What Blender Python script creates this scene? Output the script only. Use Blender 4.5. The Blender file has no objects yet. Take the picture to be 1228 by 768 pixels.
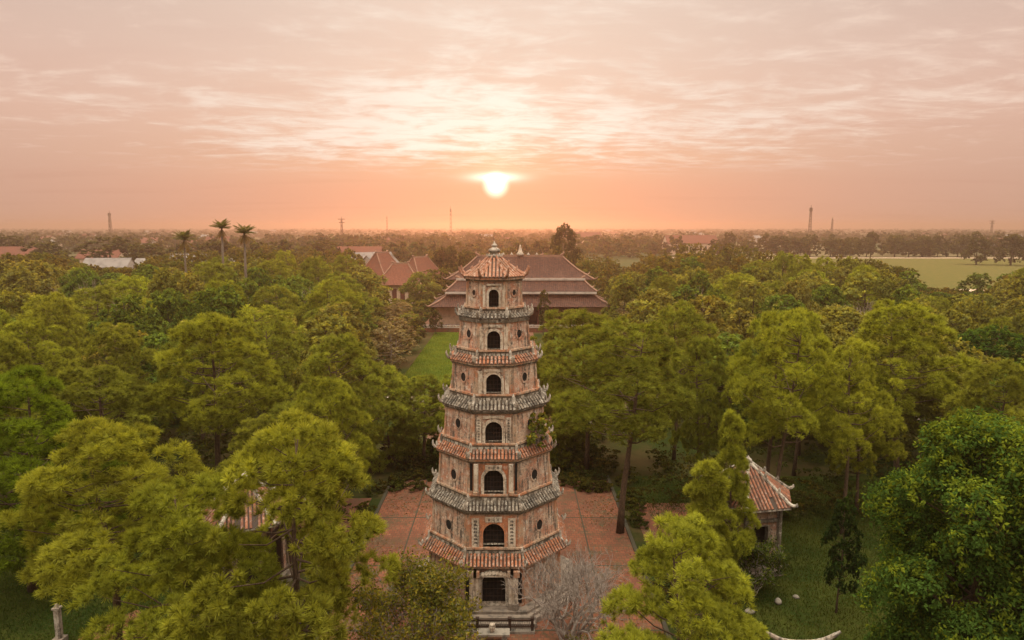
import bpy, math, random
import numpy as np
from mathutils import Vector, Matrix
PI = math.pi
sc = bpy.context.scene
C = sc.collection

# ------------------------------------------------------------------ camera, sky, sun, exposure
cd = bpy.data.cameras.new('camera'); cam = bpy.data.objects.new('camera', cd); C.objects.link(cam)
cd.sensor_width = 36.0; cd.lens = 24.0; cd.clip_start = 0.1; cd.clip_end = 40000
CAM_H = 21.9
cam.location = (0, 0, CAM_H); cam.rotation_euler = (math.radians(90 - 7.8), 0, 0)
sc.camera = cam

SUN_EL = math.radians(3.4); SUN_AZ = math.radians(-1.33)          # azimuth measured from +Y towards +X
SUN_DIR = Vector((math.sin(SUN_AZ) * math.cos(SUN_EL), math.cos(SUN_AZ) * math.cos(SUN_EL), math.sin(SUN_EL)))
SUN_STRENGTH = 1.1
HAZE_DENSITY = 0.00048
EXPOSURE = 0.0

vs = sc.view_settings
vs.view_transform = 'Standard'; vs.look = 'None'; vs.exposure = EXPOSURE; vs.gamma = 1; vs.use_curve_mapping = False
cy = sc.cycles
cy.use_denoising = True
cy.max_bounces = 6; cy.diffuse_bounces = 3; cy.glossy_bounces = 2; cy.transmission_bounces = 4
cy.volume_bounces = 1; cy.transparent_max_bounces = 8
cy.sample_clamp_indirect = 4.0

class NG:
    """tiny helper for node graphs"""
    def __init__(s, tree): s.t = tree; s.n = tree.nodes; s.l = tree.links
    def new(s, typ, **kw):
        n = s.n.new(typ)
        for k, v in kw.items(): setattr(n, k, v)
        return n
    def put(s, sock, v):
        if isinstance(v, bpy.types.NodeSocket): s.l.new(v, sock)
        elif v is not None:
            if hasattr(sock.default_value, '__len__') and not hasattr(v, '__len__'): v = (v, v, v)
            if hasattr(sock.default_value, '__len__') and len(sock.default_value) == 4 and len(v) == 3: v = (*v, 1)
            sock.default_value = v
    def m(s, op, a, b=None, c=None, clamp=False):
        n = s.new('ShaderNodeMath', operation=op); n.use_clamp = clamp
        s.put(n.inputs[0], a)
        if b is not None: s.put(n.inputs[1], b)
        if c is not None: s.put(n.inputs[2], c)
        return n.outputs[0]
    def vm(s, op, a, b=None):
        n = s.new('ShaderNodeVectorMath', operation=op); s.put(n.inputs[0], a)
        if b is not None: s.put(n.inputs[1], b)
        return n.outputs['Value'] if op in ('DOT_PRODUCT', 'LENGTH') else n.outputs[0]
    def mix(s, f, a, b, blend='MIX'):
        n = s.new('ShaderNodeMix', data_type='RGBA', blend_type=blend); n.clamp_factor = True
        s.put(n.inputs['Factor'], f); s.put(n.inputs[6], a); s.put(n.inputs[7], b)
        return n.outputs[2]
    def ramp(s, f, stops, interp='LINEAR'):
        n = s.new('ShaderNodeValToRGB'); n.color_ramp.interpolation = interp
        e = n.color_ramp.elements
        while len(e) < len(stops): e.new(0.5)
        for i, (p, c) in enumerate(stops):
            e[i].position = p; e[i].color = (*c, 1) if hasattr(c, '__len__') else (c, c, c, 1)
        s.put(n.inputs[0], f); return n.outputs[0]
    def smooth(s, x, a, b):
        n = s.new('ShaderNodeMapRange', interpolation_type='SMOOTHSTEP')
        s.put(n.inputs[0], x); n.inputs[1].default_value = a; n.inputs[2].default_value = b
        n.inputs[3].default_value = 0; n.inputs[4].default_value = 1
        return n.outputs[0]
    def noise(s, vec, scale, detail=4, rough=0.55, dist=0.0):
        n = s.new('ShaderNodeTexNoise'); s.put(n.inputs['Vector'], vec)
        n.inputs['Scale'].default_value = scale; n.inputs['Detail'].default_value = detail
        n.inputs['Roughness'].default_value = rough; n.inputs['Distortion'].default_value = dist
        return n.outputs['Fac']
    def comb(s, x, y, z):
        n = s.new('ShaderNodeCombineXYZ'); s.put(n.inputs[0], x); s.put(n.inputs[1], y); s.put(n.inputs[2], z); return n.outputs[0]
    def sep(s, v):
        n = s.new('ShaderNodeSeparateXYZ'); s.put(n.inputs[0], v); return n.outputs

world = bpy.data.worlds.new('World'); sc.world = world; world.use_nodes = True
def build_sky():
    g = NG(world.node_tree); g.n.clear()
    D = g.vm('NORMALIZE', g.new('ShaderNodeTexCoord').outputs['Generated'])
    x, y, z = g.sep(D)
    zc = g.m('MAXIMUM', z, 0.0)
    ang = g.m('MULTIPLY', g.m('ARCCOSINE', g.m('MINIMUM', g.vm('DOT_PRODUCT', D, tuple(SUN_DIR)), 0.9999999)), 57.2958)
    az = g.m('MULTIPLY', g.m('ARCTAN2', x, y), 57.2958)                # degrees from +Y
    az = g.m('SUBTRACT', az, -1.33)
    el = g.m('MULTIPLY', g.m('ARCSINE', zc), 57.2958)
    HI = [(0.36, (.90, .73, .59)), (0.56, (1.75, 1.55, 1.24)), (0.78, (4.3, 3.9, 3.2)), (1.0, (6.8, 6.3, 5.2))]  # unseen sky overhead, made brighter than the visible sky to light trees and tower
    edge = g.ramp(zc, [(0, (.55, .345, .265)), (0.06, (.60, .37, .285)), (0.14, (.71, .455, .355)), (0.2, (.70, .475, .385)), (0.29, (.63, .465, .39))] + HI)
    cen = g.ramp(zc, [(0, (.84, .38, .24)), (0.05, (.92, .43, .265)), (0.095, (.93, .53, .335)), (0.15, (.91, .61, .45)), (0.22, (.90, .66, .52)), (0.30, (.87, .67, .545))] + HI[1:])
    f = g.m('POWER', 2.71828, g.m('MULTIPLY', g.m('POWER', g.m('DIVIDE', g.m('ABSOLUTE', az), 25.0), 2.0), -1.0))
    base = g.mix(f, edge, cen)
    # cloud sheet seen in perspective
    k = g.m('ADD', zc, 0.055)
    P = g.comb(g.m('DIVIDE', x, k), g.m('DIVIDE', y, k), 0.0)
    warp = g.noise(P, 0.9, 3, 0.5)
    P2 = g.vm('ADD', P, g.comb(g.m('MULTIPLY', warp, 0.55), g.m('MULTIPLY', warp, 0.5), 0))
    big = g.noise(g.vm('ADD', P2, (3.1, 7.7, 0)), 0.42, 3, 0.5)
    fine = g.noise(g.vm('MULTIPLY', P2, (0.95, 1.15, 1)), 2.6, 10, 0.66, 0.25)
    wisp = g.noise(g.vm('MULTIPLY', P2, (0.5, 1.5, 1)), 5.0, 7, 0.65, 0.4)
    ce = g.m('POWER', 2.71828, g.m('MULTIPLY', g.m('POWER', g.m('DIVIDE', g.m('SUBTRACT', el, 8.6), 4.6), 2.0), -1.0))
    ca = g.m('POWER', 2.71828, g.m('MULTIPLY', g.m('POWER', g.m('DIVIDE', g.m('ABSOLUTE', az), 17.0), 2.0), -1.0))
    env = g.m('ADD', g.m('MULTIPLY', g.m('MULTIPLY', ce, ca), 0.075), g.m('ADD', g.m('MULTIPLY', ce, 0.05), g.m('MULTIPLY', ca, 0.045)))
    cl = g.m('ADD', g.m('ADD', g.m('MULTIPLY', fine, 0.62), g.m('MULTIPLY', wisp, 0.22)), g.m('MULTIPLY', big, 0.42))
    cl = g.m('ADD', cl, env)
    amt = g.smooth(cl, 0.64, 0.86)
    amt = g.m('MULTIPLY', amt, g.smooth(el, 3.6, 6.2))
    near = g.m('POWER', 2.71828, g.m('MULTIPLY', g.m('DIVIDE', ang, 12.0), -1.0))
    near = g.m('MINIMUM', g.m('MULTIPLY', near, 1.9), 1.0)
    ccol = g.mix(near, (.88, .66, .54), (1.04, .95, .82))
    base = g.mix(g.m('MULTIPLY', amt, 0.92), base, ccol)
    # darker thin bands
    band = g.smooth(g.noise(g.vm('MULTIPLY', P2, (0.3, 1.0, 1)), 1.1, 4, 0.5), 0.5, 0.75)
    base = g.mix(g.m('MULTIPLY', g.m('MULTIPLY', band, 0.35), g.m('SUBTRACT', 1.0, amt)), base, g.mix(1.0, base, (.90, .82, .82), 'MULTIPLY'))
    # solar disc seen through the haze, its glow, and the lit cloud bar across its upper limb
    disc = g.m('SUBTRACT', 1.0, g.smooth(ang, 0.25, 1.3))
    glow = g.m('POWER', 2.71828, g.m('MULTIPLY', g.m('DIVIDE', ang, 2.1), -1.0))
    bar_e = g.m('DIVIDE', g.m('SUBTRACT', el, 4.0), 0.36)
    bar_a = g.m('DIVIDE', az, 2.0)
    bar = g.m('POWER', 2.71828, g.m('MULTIPLY', g.m('ADD', g.m('POWER', bar_e, 2.0), g.m('POWER', g.m('ABSOLUTE', bar_a), 2.0)), -1.0))
    up = g.smooth(el, 2.6, 5.5)
    add = g.vm('ADD', g.vm('MULTIPLY', g.comb(disc, disc, disc), (1.6, 1.45, 1.2)),
               g.vm('MULTIPLY', g.comb(bar, bar, bar), (0.8, 1.0, 0.95)))
    gl = g.m('MULTIPLY', glow, g.m('ADD', g.m('MULTIPLY', up, 0.8), 0.18))
    add = g.vm('ADD', add, g.vm('MULTIPLY', g.comb(gl, gl, gl), (0.12, 0.26, 0.14)))
    sky = g.vm('ADD', base, add)
    n = g.new('ShaderNodeTexSky', sky_type='NISHITA'); n.sun_disc = False
    n.sun_elevation = SUN_EL; n.sun_rotation = SUN_AZ; n.air_density = 1.0; n.dust_density = 0.6
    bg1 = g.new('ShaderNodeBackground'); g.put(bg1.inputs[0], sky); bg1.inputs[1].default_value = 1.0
    bg2 = g.new('ShaderNodeBackground'); g.put(bg2.inputs[0], n.outputs[0]); bg2.inputs[1].default_value = 0.003
    ad = g.new('ShaderNodeAddShader'); g.l.new(bg1.outputs[0], ad.inputs[0]); g.l.new(bg2.outputs[0], ad.inputs[1])
    out = g.new('ShaderNodeOutputWorld'); g.l.new(ad.outputs[0], out.inputs[0])
build_sky()

sl = bpy.data.lights.new('sun', 'SUN'); sun = bpy.data.objects.new('sun', sl); C.objects.link(sun)
sl.energy = SUN_STRENGTH; sl.angle = math.radians(1.2); sl.color = (1.0, 0.44, 0.20)
sun.rotation_euler = (-SUN_DIR).to_track_quat('-Z', 'Y').to_euler()

# ------------------------------------------------------------------ object helpers
def tag(o, label=None, cat=None, group=None, kind=None):
    if label: o['label'] = label
    if cat: o['category'] = cat
    if group: o['group'] = group
    if kind: o['kind'] = kind
    return o
def thing(name, label, cat, loc=(0, 0, 0), rz=0.0, group=None):
    o = bpy.data.objects.new(name, None); C.objects.link(o)
    o.location = loc; o.rotation_euler = (0, 0, rz); o.empty_display_size = 0.5
    return tag(o, label, cat, group)
def link(name, me, parent=None):
    o = bpy.data.objects.new(name, me); C.objects.link(o)
    if parent: o.parent = parent
    return o

class MB:
    """collects shapes; build() links them as ONE mesh object"""
    def __init__(s): s.V = []; s.F = []; s.M = []
    def add(s, vs, fs, m=0):
        b = len(s.V); s.V += [tuple(v) for v in vs]
        for f in fs: s.F.append([i + b for i in f]); s.M.append(m)
    def quad(s, a, b, c, d, m=0): s.add([a, b, c, d], [(0, 1, 2, 3)], m)
    def box(s, c, size, m=0, rz=0.0, taper=1.0):
        cx, cy_, cz = c; hx, hy, hz = [q / 2 for q in size]; vs = []
        for z, k in ((-hz, 1.0), (hz, taper)):
            for x, y in ((-hx, -hy), (hx, -hy), (hx, hy), (-hx, hy)):
                x *= k; y *= k
                vs.append((cx + x * math.cos(rz) - y * math.sin(rz), cy_ + x * math.sin(rz) + y * math.cos(rz), cz + z))
        s.add(vs, [(3, 2, 1, 0), (4, 5, 6, 7), (0, 1, 5, 4), (1, 2, 6, 5), (2, 3, 7, 6), (3, 0, 4, 7)], m)
    def tube(s, pts, rad, n=6, m=0, cap=True):
        pts = [Vector(p) for p in pts]
        if not hasattr(rad, '__len__'): rad = [rad] * len(pts)
        vs = []; prev = None
        for i, p in enumerate(pts):
            d = (pts[min(i + 1, len(pts) - 1)] - pts[max(i - 1, 0)]).normalized()
            if prev is None: u = d.orthogonal().normalized()
            else:
                u = prev - d * prev.dot(d)
                u = u.normalized() if u.length > 1e-6 else d.orthogonal().normalized()
            prev = u; v = d.cross(u)
            for k in range(n):
                a = 2 * PI * k / n
                vs.append(p + (u * math.cos(a) + v * math.sin(a)) * rad[i])
        fs = [(i * n + k, i * n + (k + 1) % n, (i + 1) * n + (k + 1) % n, (i + 1) * n + k) for i in range(len(pts) - 1) for k in range(n)]
        if cap: fs += [tuple(range(n - 1, -1, -1)), tuple((len(pts) - 1) * n + k for k in range(n))]
        s.add(vs, fs, m)
    def lathe(s, prof, n=16, m=0, c=(0, 0)):
        vs = [(c[0] + r * math.cos(2 * PI * k / n), c[1] + r * math.sin(2 * PI * k / n), z) for r, z in prof for k in range(n)]
        fs = [(i * n + k, i * n + (k + 1) % n, (i + 1) * n + (k + 1) % n, (i + 1) * n + k) for i in range(len(prof) - 1) for k in range(n)]
        fs += [tuple(range(n - 1, -1, -1)), tuple((len(prof) - 1) * n + k for k in range(n))]
        s.add(vs, fs, m)
    def half_tile(s, a, b, r, up, n=4, m=0):
        """half-round tile run from a (top) to b (bottom)"""
        a = Vector(a); b = Vector(b); d = (b - a).normalized(); up = (Vector(up) - d * Vector(up).dot(d)).normalized(); sd = d.cross(up)
        vs = []
        for p in (a, b):
            for k in range(n + 1):
                t = PI * k / n
                vs.append(p + sd * math.cos(t) * r + up * math.sin(t) * r)
        q = n + 1
        fs = [(k, k + 1, q + k + 1, q + k) for k in range(n)] + [tuple(range(q, 2 * q))]
        s.add(vs, fs, m)
    def build(s, name, mats, parent=None, smooth=False):
        me = bpy.data.meshes.new(name); me.from_pydata(s.V, [], s.F)
        if not isinstance(mats, (list, tuple)): mats = [mats]
        for m in mats: me.materials.append(m)
        me.polygons.foreach_set('material_index', s.M)
        if smooth: me.polygons.foreach_set('use_smooth', [True] * len(s.F))
        me.update()
        # box-projected UVs in metres
        nl = len(me.loops); vi = np.empty(nl, np.int32); me.loops.foreach_get('vertex_index', vi)
        co = np.empty(len(me.vertices) * 3); me.vertices.foreach_get('co', co); co = co.reshape(-1, 3)[vi]
        ltot = np.empty(len(me.polygons), np.int32); me.polygons.foreach_get('loop_total', ltot)
        nrm = np.empty(len(me.polygons) * 3); me.polygons.foreach_get('normal', nrm); nrm = np.repeat(nrm.reshape(-1, 3), ltot, axis=0)
        flat = np.abs(nrm[:, 2]) > 0.92
        h = np.hypot(nrm[:, 0], nrm[:, 1]) + 1e-9
        tx = -nrm[:, 1] / h; ty = nrm[:, 0] / h
        u = np.where(flat, co[:, 0], co[:, 0] * tx + co[:, 1] * ty)
        v = np.where(flat, co[:, 1], co[:, 2] / np.maximum(h, 0.3))
        uv = me.uv_layers.new(name='UVMap'); uv.data.foreach_set('uv', np.stack([u, v], 1).ravel())
        return link(name, me, parent)

def fast_mesh(name, V, faces, k, tint, mat):
    """V (n,3), faces (m,k) int, tint (n,3) -> mesh with a 'tint' colour attribute"""
    me = bpy.data.meshes.new(name); m = len(faces)
    me.vertices.add(len(V)); me.vertices.foreach_set('co', np.ascontiguousarray(V, np.float32).ravel())
    me.loops.add(m * k); me.loops.foreach_set('vertex_index', np.ascontiguousarray(faces, np.int32).ravel())
    me.polygons.add(m); me.polygons.foreach_set('loop_start', np.arange(0, m * k, k, dtype=np.int32))
    me.polygons.foreach_set('loop_total', np.full(m, k, np.int32))
    at = me.attributes.new('tint', 'FLOAT_COLOR', 'POINT')
    at.data.foreach_set('color', np.concatenate([tint, np.ones((len(V), 1))], 1).astype(np.float32).ravel())
    me.materials.append(mat); me.update(calc_edges=True); return me

# ------------------------------------------------------------------ materials
def mat(name):
    m = bpy.data.materials.new(name); m.use_nodes = True
    g = NG(m.node_tree); b = m.node_tree.nodes['Principled BSDF']
    b.inputs['Roughness'].default_value = 0.85
    b.inputs['Specular IOR Level'].default_value = 0.25
    return m, g, b
def bump(g, b, h, strength=0.4, dist=0.03):
    n = g.new('ShaderNodeBump'); n.inputs['Strength'].default_value = strength; n.inputs['Distance'].default_value = dist
    g.put(n.inputs['Height'], h); g.l.new(n.outputs[0], b.inputs['Normal'])
def obj_co(g): return g.new('ShaderNodeTexCoord').outputs['Object']
def uv_co(g): return g.new('ShaderNodeTexCoord').outputs['UV']

def plaster(name, A, B, grime=0.5, lime=0.4, brick=0.5, blush=0.0):
    """old lime plaster over brick: blotches, lichen, run-off streaks, brick courses showing"""
    m, g, b = mat(name); co = obj_co(g); uv = uv_co(g)
    n1 = g.noise(co, 1.1, 5, 0.6); n2 = g.noise(co, 7.0, 7, 0.7); n3 = g.noise(g.vm('ADD', co, (9, 4, 2)), 2.6, 6, 0.65)
    st = g.noise(g.vm('MULTIPLY', co, (5.5, 5.5, 0.55)), 1.0, 6, 0.65)
    col = g.mix(g.smooth(g.m('ADD', n1, g.m('MULTIPLY', g.m('SUBTRACT', n2, 0.5), 0.5)), 0.36, 0.62), A, B)
    br = g.new('ShaderNodeTexBrick'); g.put(br.inputs['Vector'], uv)
    br.inputs['Scale'].default_value = 1.0; br.inputs['Brick Width'].default_value = 0.26; br.inputs['Row Height'].default_value = 0.085
    br.inputs['Mortar Size'].default_value = 0.012; br.inputs['Mortar Smooth'].default_value = 0.3; br.inputs['Bias'].default_value = -0.1
    br.inputs['Color1'].default_value = (1.18, 1.08, 1.0, 1); br.inputs['Color2'].default_value = (0.62, 0.55, 0.5, 1); br.inputs['Mortar'].default_value = (1.0, 1.02, 1.0, 1)
    showing = g.m('MULTIPLY', g.smooth(n3, 0.38, 0.58), brick)
    col = g.mix(showing, col, g.mix(1.0, col, br.outputs['Color'], 'MULTIPLY'))
    if blush: col = g.mix(g.m('MULTIPLY', g.smooth(g.noise(co, 1.7, 4, 0.5), 0.5, 0.62), blush), col, (.50, .16, .07))
    col = g.mix(g.m('MULTIPLY', g.smooth(g.noise(g.vm('ADD', co, (1, 8, 5)), 3.4, 8, 0.72), 0.53, 0.64), lime), col, (.60, .53, .45))
    gr = g.smooth(g.m('ADD', g.m('MULTIPLY', st, 0.65), g.m('MULTIPLY', n2, 0.45)), 0.515, 0.665)
    col = g.mix(g.m('MULTIPLY', gr, grime), col, (.055, .045, .036))
    sp = g.smooth(g.noise(co, 19.0, 4, 0.7), 0.58, 0.68)
    col = g.mix(g.m('MULTIPLY', sp, grime * 0.8), col, (.07, .06, .045))
    fl = g.smooth(g.noise(g.vm('ADD', co, (6, 1, 8)), 24.0, 5, 0.75), 0.56, 0.64)
    col = g.mix(g.m('MULTIPLY', fl, lime * 0.75), col, (.60, .52, .43))
    g.put(b.inputs['Base Color'], col); b.inputs['Roughness'].default_value = 0.92
    bump(g, b, g.m('ADD', g.m('MULTIPLY', n2, 0.7), g.m('MULTIPLY', g.m('MULTIPLY', br.outputs['Fac'], showing), -0.5)), 0.6, 0.03)
    return m
def tile_mat(name, A, B, age=0.4, agecol=(.10, .09, .075), pale=0.0):
    """fired roof tiles: each tile its own tone, lichen on some"""
    m, g, b = mat(name); co = obj_co(g)
    r = g.new('ShaderNodeNewGeometry').outputs['Random Per Island']
    n = g.noise(co, 5.0, 6, 0.7); n0 = g.noise(co, 1.3, 4, 0.6)
    col = g.mix(r, A, B)
    if pale: col = g.mix(g.m('MULTIPLY', g.smooth(g.noise(g.vm('ADD', co, (4, 4, 4)), 6, 5, 0.7), 0.5, 0.62), pale), col, (.55, .50, .43))
    f = g.smooth(g.m('ADD', g.m('MULTIPLY', n, 0.6), g.m('MULTIPLY', n0, 0.5)), 0.48, 0.68)
    col = g.mix(g.m('MULTIPLY', f, age), col, agecol)
    g.put(b.inputs['Base Color'], col); b.inputs['Roughness'].default_value = 0.8
    bump(g, b, n, 0.4, 0.02); return m
def plain(name, col, var=0.25, scale=4.0, rough=0.85, dark=(.05, .045, .04)):
    m, g, b = mat(name); co = obj_co(g)
    n = g.noise(co, scale, 6, 0.65)
    c = g.mix(g.m('MULTIPLY', g.smooth(n, 0.42, 0.7), var), col, dark)
    g.put(b.inputs['Base Color'], c); b.inputs['Roughness'].default_value = rough
    bump(g, b, n, 0.25, 0.02); return m

M = {}
M['wall_pink'] = plaster('weathered_brick_plaster', (.33, .175, .12), (.45, .33, .25), 0.95, 0.72, 1.0, 0.32)
M['wall_front'] = plaster('terracotta_limewash', (.42, .14, .055), (.38, .19, .11), 0.55, 0.4, 0.35, 0.4)
M['lime'] = plaster('limewashed_relief', (.54, .46, .37), (.40, .30, .22), 0.7, 0.3, 0.0)
M['ledge'] = plaster('ledge_plaster', (.36, .15, .075), (.36, .25, .17), 0.75, 0.45, 0.0)
M['parapet'] = plaster('mossy_parapet_eave_shade', (.17, .135, .10), (.09, .07, .052), 0.9, 0.5, 0.0)
M['ridge'] = plaster('ridge_mortar', (.44, .39, .33), (.28, .22, .17), 0.9, 0.4, 0.0)
M['tile_red'] = tile_mat('terracotta_tiles', (.37, .135, .062), (.24, .085, .042), 0.65, pale=0.42)
M['tile_old'] = tile_mat('weathered_old_tiles', (.30, .115, .06), (.19, .07, .04), 0.75, (.075, .055, .04), 0.3)
M['tile_grey'] = tile_mat('lichen_grey_tiles', (.25, .205, .16), (.10, .08, .062), 0.75, (.045, .04, .034), 0.55)
M['tile_top'] = tile_mat('faded_terracotta_tiles', (.33, .15, .085), (.25, .10, .055), 0.5, (.13, .09, .06), 0.35)
M['deck'] = plain('shaded_roof_bed', (.055, .036, .027), 0.6, 6)  # shade of tile gaps and soffits put into the bed colour
M['dark'] = plain('dark_interior', (.008, .006, .005), 0.3)  # near-black colour stands in for the shade inside openings and recesses
M['lattice'] = plain('old_dark_timber', (.04, .02, .012), 0.5, 8)
M['timber_shaded'] = plain('shaded_brown_timber', (.06, .03, .02), .4, 5)  # left pavilion posts and trim: dark colour stands in for shade there
M['ink'] = plain('worn_ink', (.06, .05, .045), 0.3)
M['stone'] = plain('grey_stone', (.25, .215, .175), 0.75, 3.0)
M['step'] = plain('worn_step_stone', (.24, .19, .15), 0.8, 2.2)

def leaf_mat(name, trans=0.38, tcol=(1.5, 1.35, 0.55)):
    """foliage: object colour x leaf tint, with light passing through the leaves"""
    m = bpy.data.materials.new(name); m.use_nodes = True
    g = NG(m.node_tree); g.n.clear()
    oi = g.new('ShaderNodeObjectInfo'); at = g.new('ShaderNodeAttribute'); at.attribute_name = 'tint'
    col = g.mix(1.0, oi.outputs['Color'], at.outputs['Color'], 'MULTIPLY')
    d = g.new('ShaderNodeBsdfDiffuse'); t = g.new('ShaderNodeBsdfTranslucent')
    g.put(d.inputs[0], col); g.put(t.inputs[0], g.mix(1.0, col, tcol, 'MULTIPLY'))
    mx = g.new('ShaderNodeMixShader'); mx.inputs[0].default_value = trans
    g.l.new(d.outputs[0], mx.inputs[1]); g.l.new(t.outputs[0], mx.inputs[2])
    out = g.new('ShaderNodeOutputMaterial'); g.l.new(mx.outputs[0], out.inputs[0]); return m
M['leaf'] = leaf_mat('leaves')
M['needle'] = leaf_mat('pine_needles', 0.35, (1.45, 1.35, 0.5))
def bark_mat(name, A, B, sc_=6):
    m, g, b = mat(name); co = obj_co(g)
    n = g.noise(g.vm('MULTIPLY', co, (3, 3, 0.7)), sc_, 6, 0.7)
    g.put(b.inputs['Base Color'], g.mix(g.smooth(n, 0.35, 0.65), A, B)); b.inputs['Roughness'].default_value = 0.95
    bump(g, b, n, 0.7, 0.04); return m
M['bark'] = bark_mat('pine_bark', (.045, .028, .018), (.12, .075, .045))
M['pale_bark'] = bark_mat('pale_bark', (.30, .23, .17), (.18, .13, .095))
M['grey_bark'] = bark_mat('grey_bark', (.29, .235, .20), (.15, .12, .10))
M['palm_bark'] = bark_mat('palm_bark', (.19, .145, .11), (.12, .092, .07), 3)

# ------------------------------------------------------------------ the setting: ground, lawns, courtyard, haze
def sheet(name, poly, z, m, sub=0):
    b = MB(); b.add([(x, y, z) for x, y in poly], [tuple(range(len(poly)))]); return b.build(name, m)

def ground_material():
    m, g, b = mat('ground_earth_and_fields'); co = obj_co(g)
    n = g.noise(co, 0.09, 8, 0.65); n2 = g.noise(co, 1.3, 6, 0.7); n3 = g.noise(g.vm('MULTIPLY', co, (1, 0.5, 1)), 0.0045, 5, 0.6)
    near = g.mix(g.smooth(n, 0.4, 0.62), (.028, .038, .010), (.065, .045, .02))
    near = g.mix(g.m('MULTIPLY', g.smooth(n2, 0.5, 0.7), 0.6), near, (.022, .028, .008))
    vo = g.new('ShaderNodeTexVoronoi'); g.put(vo.inputs['Vector'], g.vm('MULTIPLY', co, (1, 0.35, 1))); vo.inputs['Scale'].default_value = 0.006
    vs_ = g.sep(vo.outputs['Color'])
    far = g.ramp(vs_[0], [(0, (.05, .065, .025)), (.3, (.09, .085, .035)), (.6, (.06, .06, .03)), (1, (.15, .115, .06))])
    far = g.mix(g.smooth(n3, 0.45, 0.6), far, (.04, .05, .022))
    d = g.vm('LENGTH', co)
    g.put(b.inputs['Base Color'], g.mix(g.smooth(d, 260, 420), near, far)); b.inputs['Roughness'].default_value = 1.0
    b.inputs['Specular IOR Level'].default_value = 0.0
    bump(g, b, n2, 0.5, 0.1); return m
GS = 6400
tag(sheet('ground', [(-GS, -600), (GS, -600), (GS, GS), (-GS, GS)], 0.0, ground_material()), kind='structure')

def grass_material(name, A, B, Cc):
    m, g, b = mat(name); co = obj_co(g)
    n = g.noise(co, 0.35, 6, 0.6); n2 = g.noise(co, 5.0, 6, 0.7); n3 = g.noise(co, 24.0, 3, 0.6)
    c = g.mix(g.smooth(n, 0.38, 0.62), A, B); c = g.mix(g.m('MULTIPLY', g.smooth(n2, 0.48, 0.66), 0.55), c, Cc)
    c = g.mix(g.m('MULTIPLY', g.smooth(n3, 0.5, 0.7), 0.35), c, (.02, .03, .006))
    g.put(b.inputs['Base Color'], c); b.inputs['Roughness'].default_value = 1.0; b.inputs['Specular IOR Level'].default_value = 0.0
    bump(g, b, g.m('ADD', n2, n3), 0.9, 0.08); return m
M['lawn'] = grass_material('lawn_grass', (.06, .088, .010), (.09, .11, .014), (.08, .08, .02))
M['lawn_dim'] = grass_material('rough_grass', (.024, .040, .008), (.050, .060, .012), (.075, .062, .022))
M['meadow'] = grass_material('meadow_grass', (.125, .10, .032), (.085, .088, .026), (.16, .115, .048))
tag(sheet('lawn', [(-16, 88), (-9.2, 88), (-8.6, 141), (-16, 141)], 0.02, M['lawn']), kind='structure')
tag(sheet('lawn', [(6.4, 88), (15, 88), (15, 141), (6.6, 141)], 0.02, M['lawn']), kind='structure')
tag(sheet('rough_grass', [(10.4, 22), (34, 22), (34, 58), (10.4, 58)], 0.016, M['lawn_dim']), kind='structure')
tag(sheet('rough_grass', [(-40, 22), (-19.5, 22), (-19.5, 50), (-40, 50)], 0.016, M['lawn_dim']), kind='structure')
tag(sheet('meadow', [(118, 246), (165, 232), (300, 224), (420, 300), (420, 470), (130, 474), (108, 330)], 0.05, M['meadow']), kind='structure')
tag(sheet('dirt_road', [(108, 478), (420, 474), (420, 483), (108, 487)], 0.06, plain('pale_dirt', (.50, .34, .24), 0.3, 0.2)), kind='structure')
tag(sheet('dirt_road', [(150, 231), (300, 220), (300, 226), (156, 240)], 0.08, plain('pale_track', (.52, .36, .25), 0.3, 0.2)), kind='structure')
tag(sheet('gravel_path', [(44, 76), (58, 73), (62, 78), (46, 81)], 0.03, plain('gravel', (.30, .24, .19), 0.6, 2)), kind='structure')

def brick_paving(name, A, B, moss=0.5):
    m, g, b = mat(name); co = obj_co(g)
    br = g.new('ShaderNodeTexBrick'); g.put(br.inputs['Vector'], co); br.offset = 0.5
    br.inputs['Scale'].default_value = 1.0; br.inputs['Brick Width'].default_value = 0.34; br.inputs['Row Height'].default_value = 0.34
    br.inputs['Mortar Size'].default_value = 0.022; br.inputs['Mortar Smooth'].default_value = 0.2
    br.inputs['Color1'].default_value = (*A, 1); br.inputs['Color2'].default_value = (*B, 1); br.inputs['Mortar'].default_value = (.09, .05, .032, 1)
    n = g.noise(co, 0.5, 7, 0.68); n2 = g.noise(co, 3.5, 7, 0.72); n3 = g.noise(g.vm('ADD', co, (7, 3, 0)), 0.22, 5, 0.6)
    c = g.mix(g.m('MULTIPLY', g.smooth(g.m('ADD', g.m('MULTIPLY', n, .6), g.m('MULTIPLY', n2, .4)), 0.47, 0.62), moss), br.outputs['Color'], (.085, .06, .03))
    c = g.mix(g.m('MULTIPLY', g.smooth(n2, 0.55, 0.7), 0.5), c, (.33, .20, .13))
    c = g.mix(g.m('MULTIPLY', g.smooth(n3, 0.46, 0.6), 0.6), c, (.10, .042, .024))
    c = g.mix(g.m('MULTIPLY', g.smooth(g.noise(g.vm('ADD', co, (2, 9, 1)), 0.9, 8, 0.75), 0.54, 0.62), 0.75), c, (.055, .052, .026))
    g.put(b.inputs['Base Color'], c); bump(g, b, g.m('ADD', n2, g.m('MULTIPLY', br.outputs['Fac'], -0.6)), 0.5, 0.02); return m
M['paving'] = brick_paving('red_brick_paving', (.215, .072, .036), (.15, .048, .025), 0.95)
M['paving_joint'] = plain('mossy_joint', (.05, .042, .025), 0.4, 3)
tag(sheet('courtyard', [(-10.3, 22), (8.3, 22), (8.3, 58), (-10.3, 58)], 0.024, M['paving']), kind='structure')
jb = MB()
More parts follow.
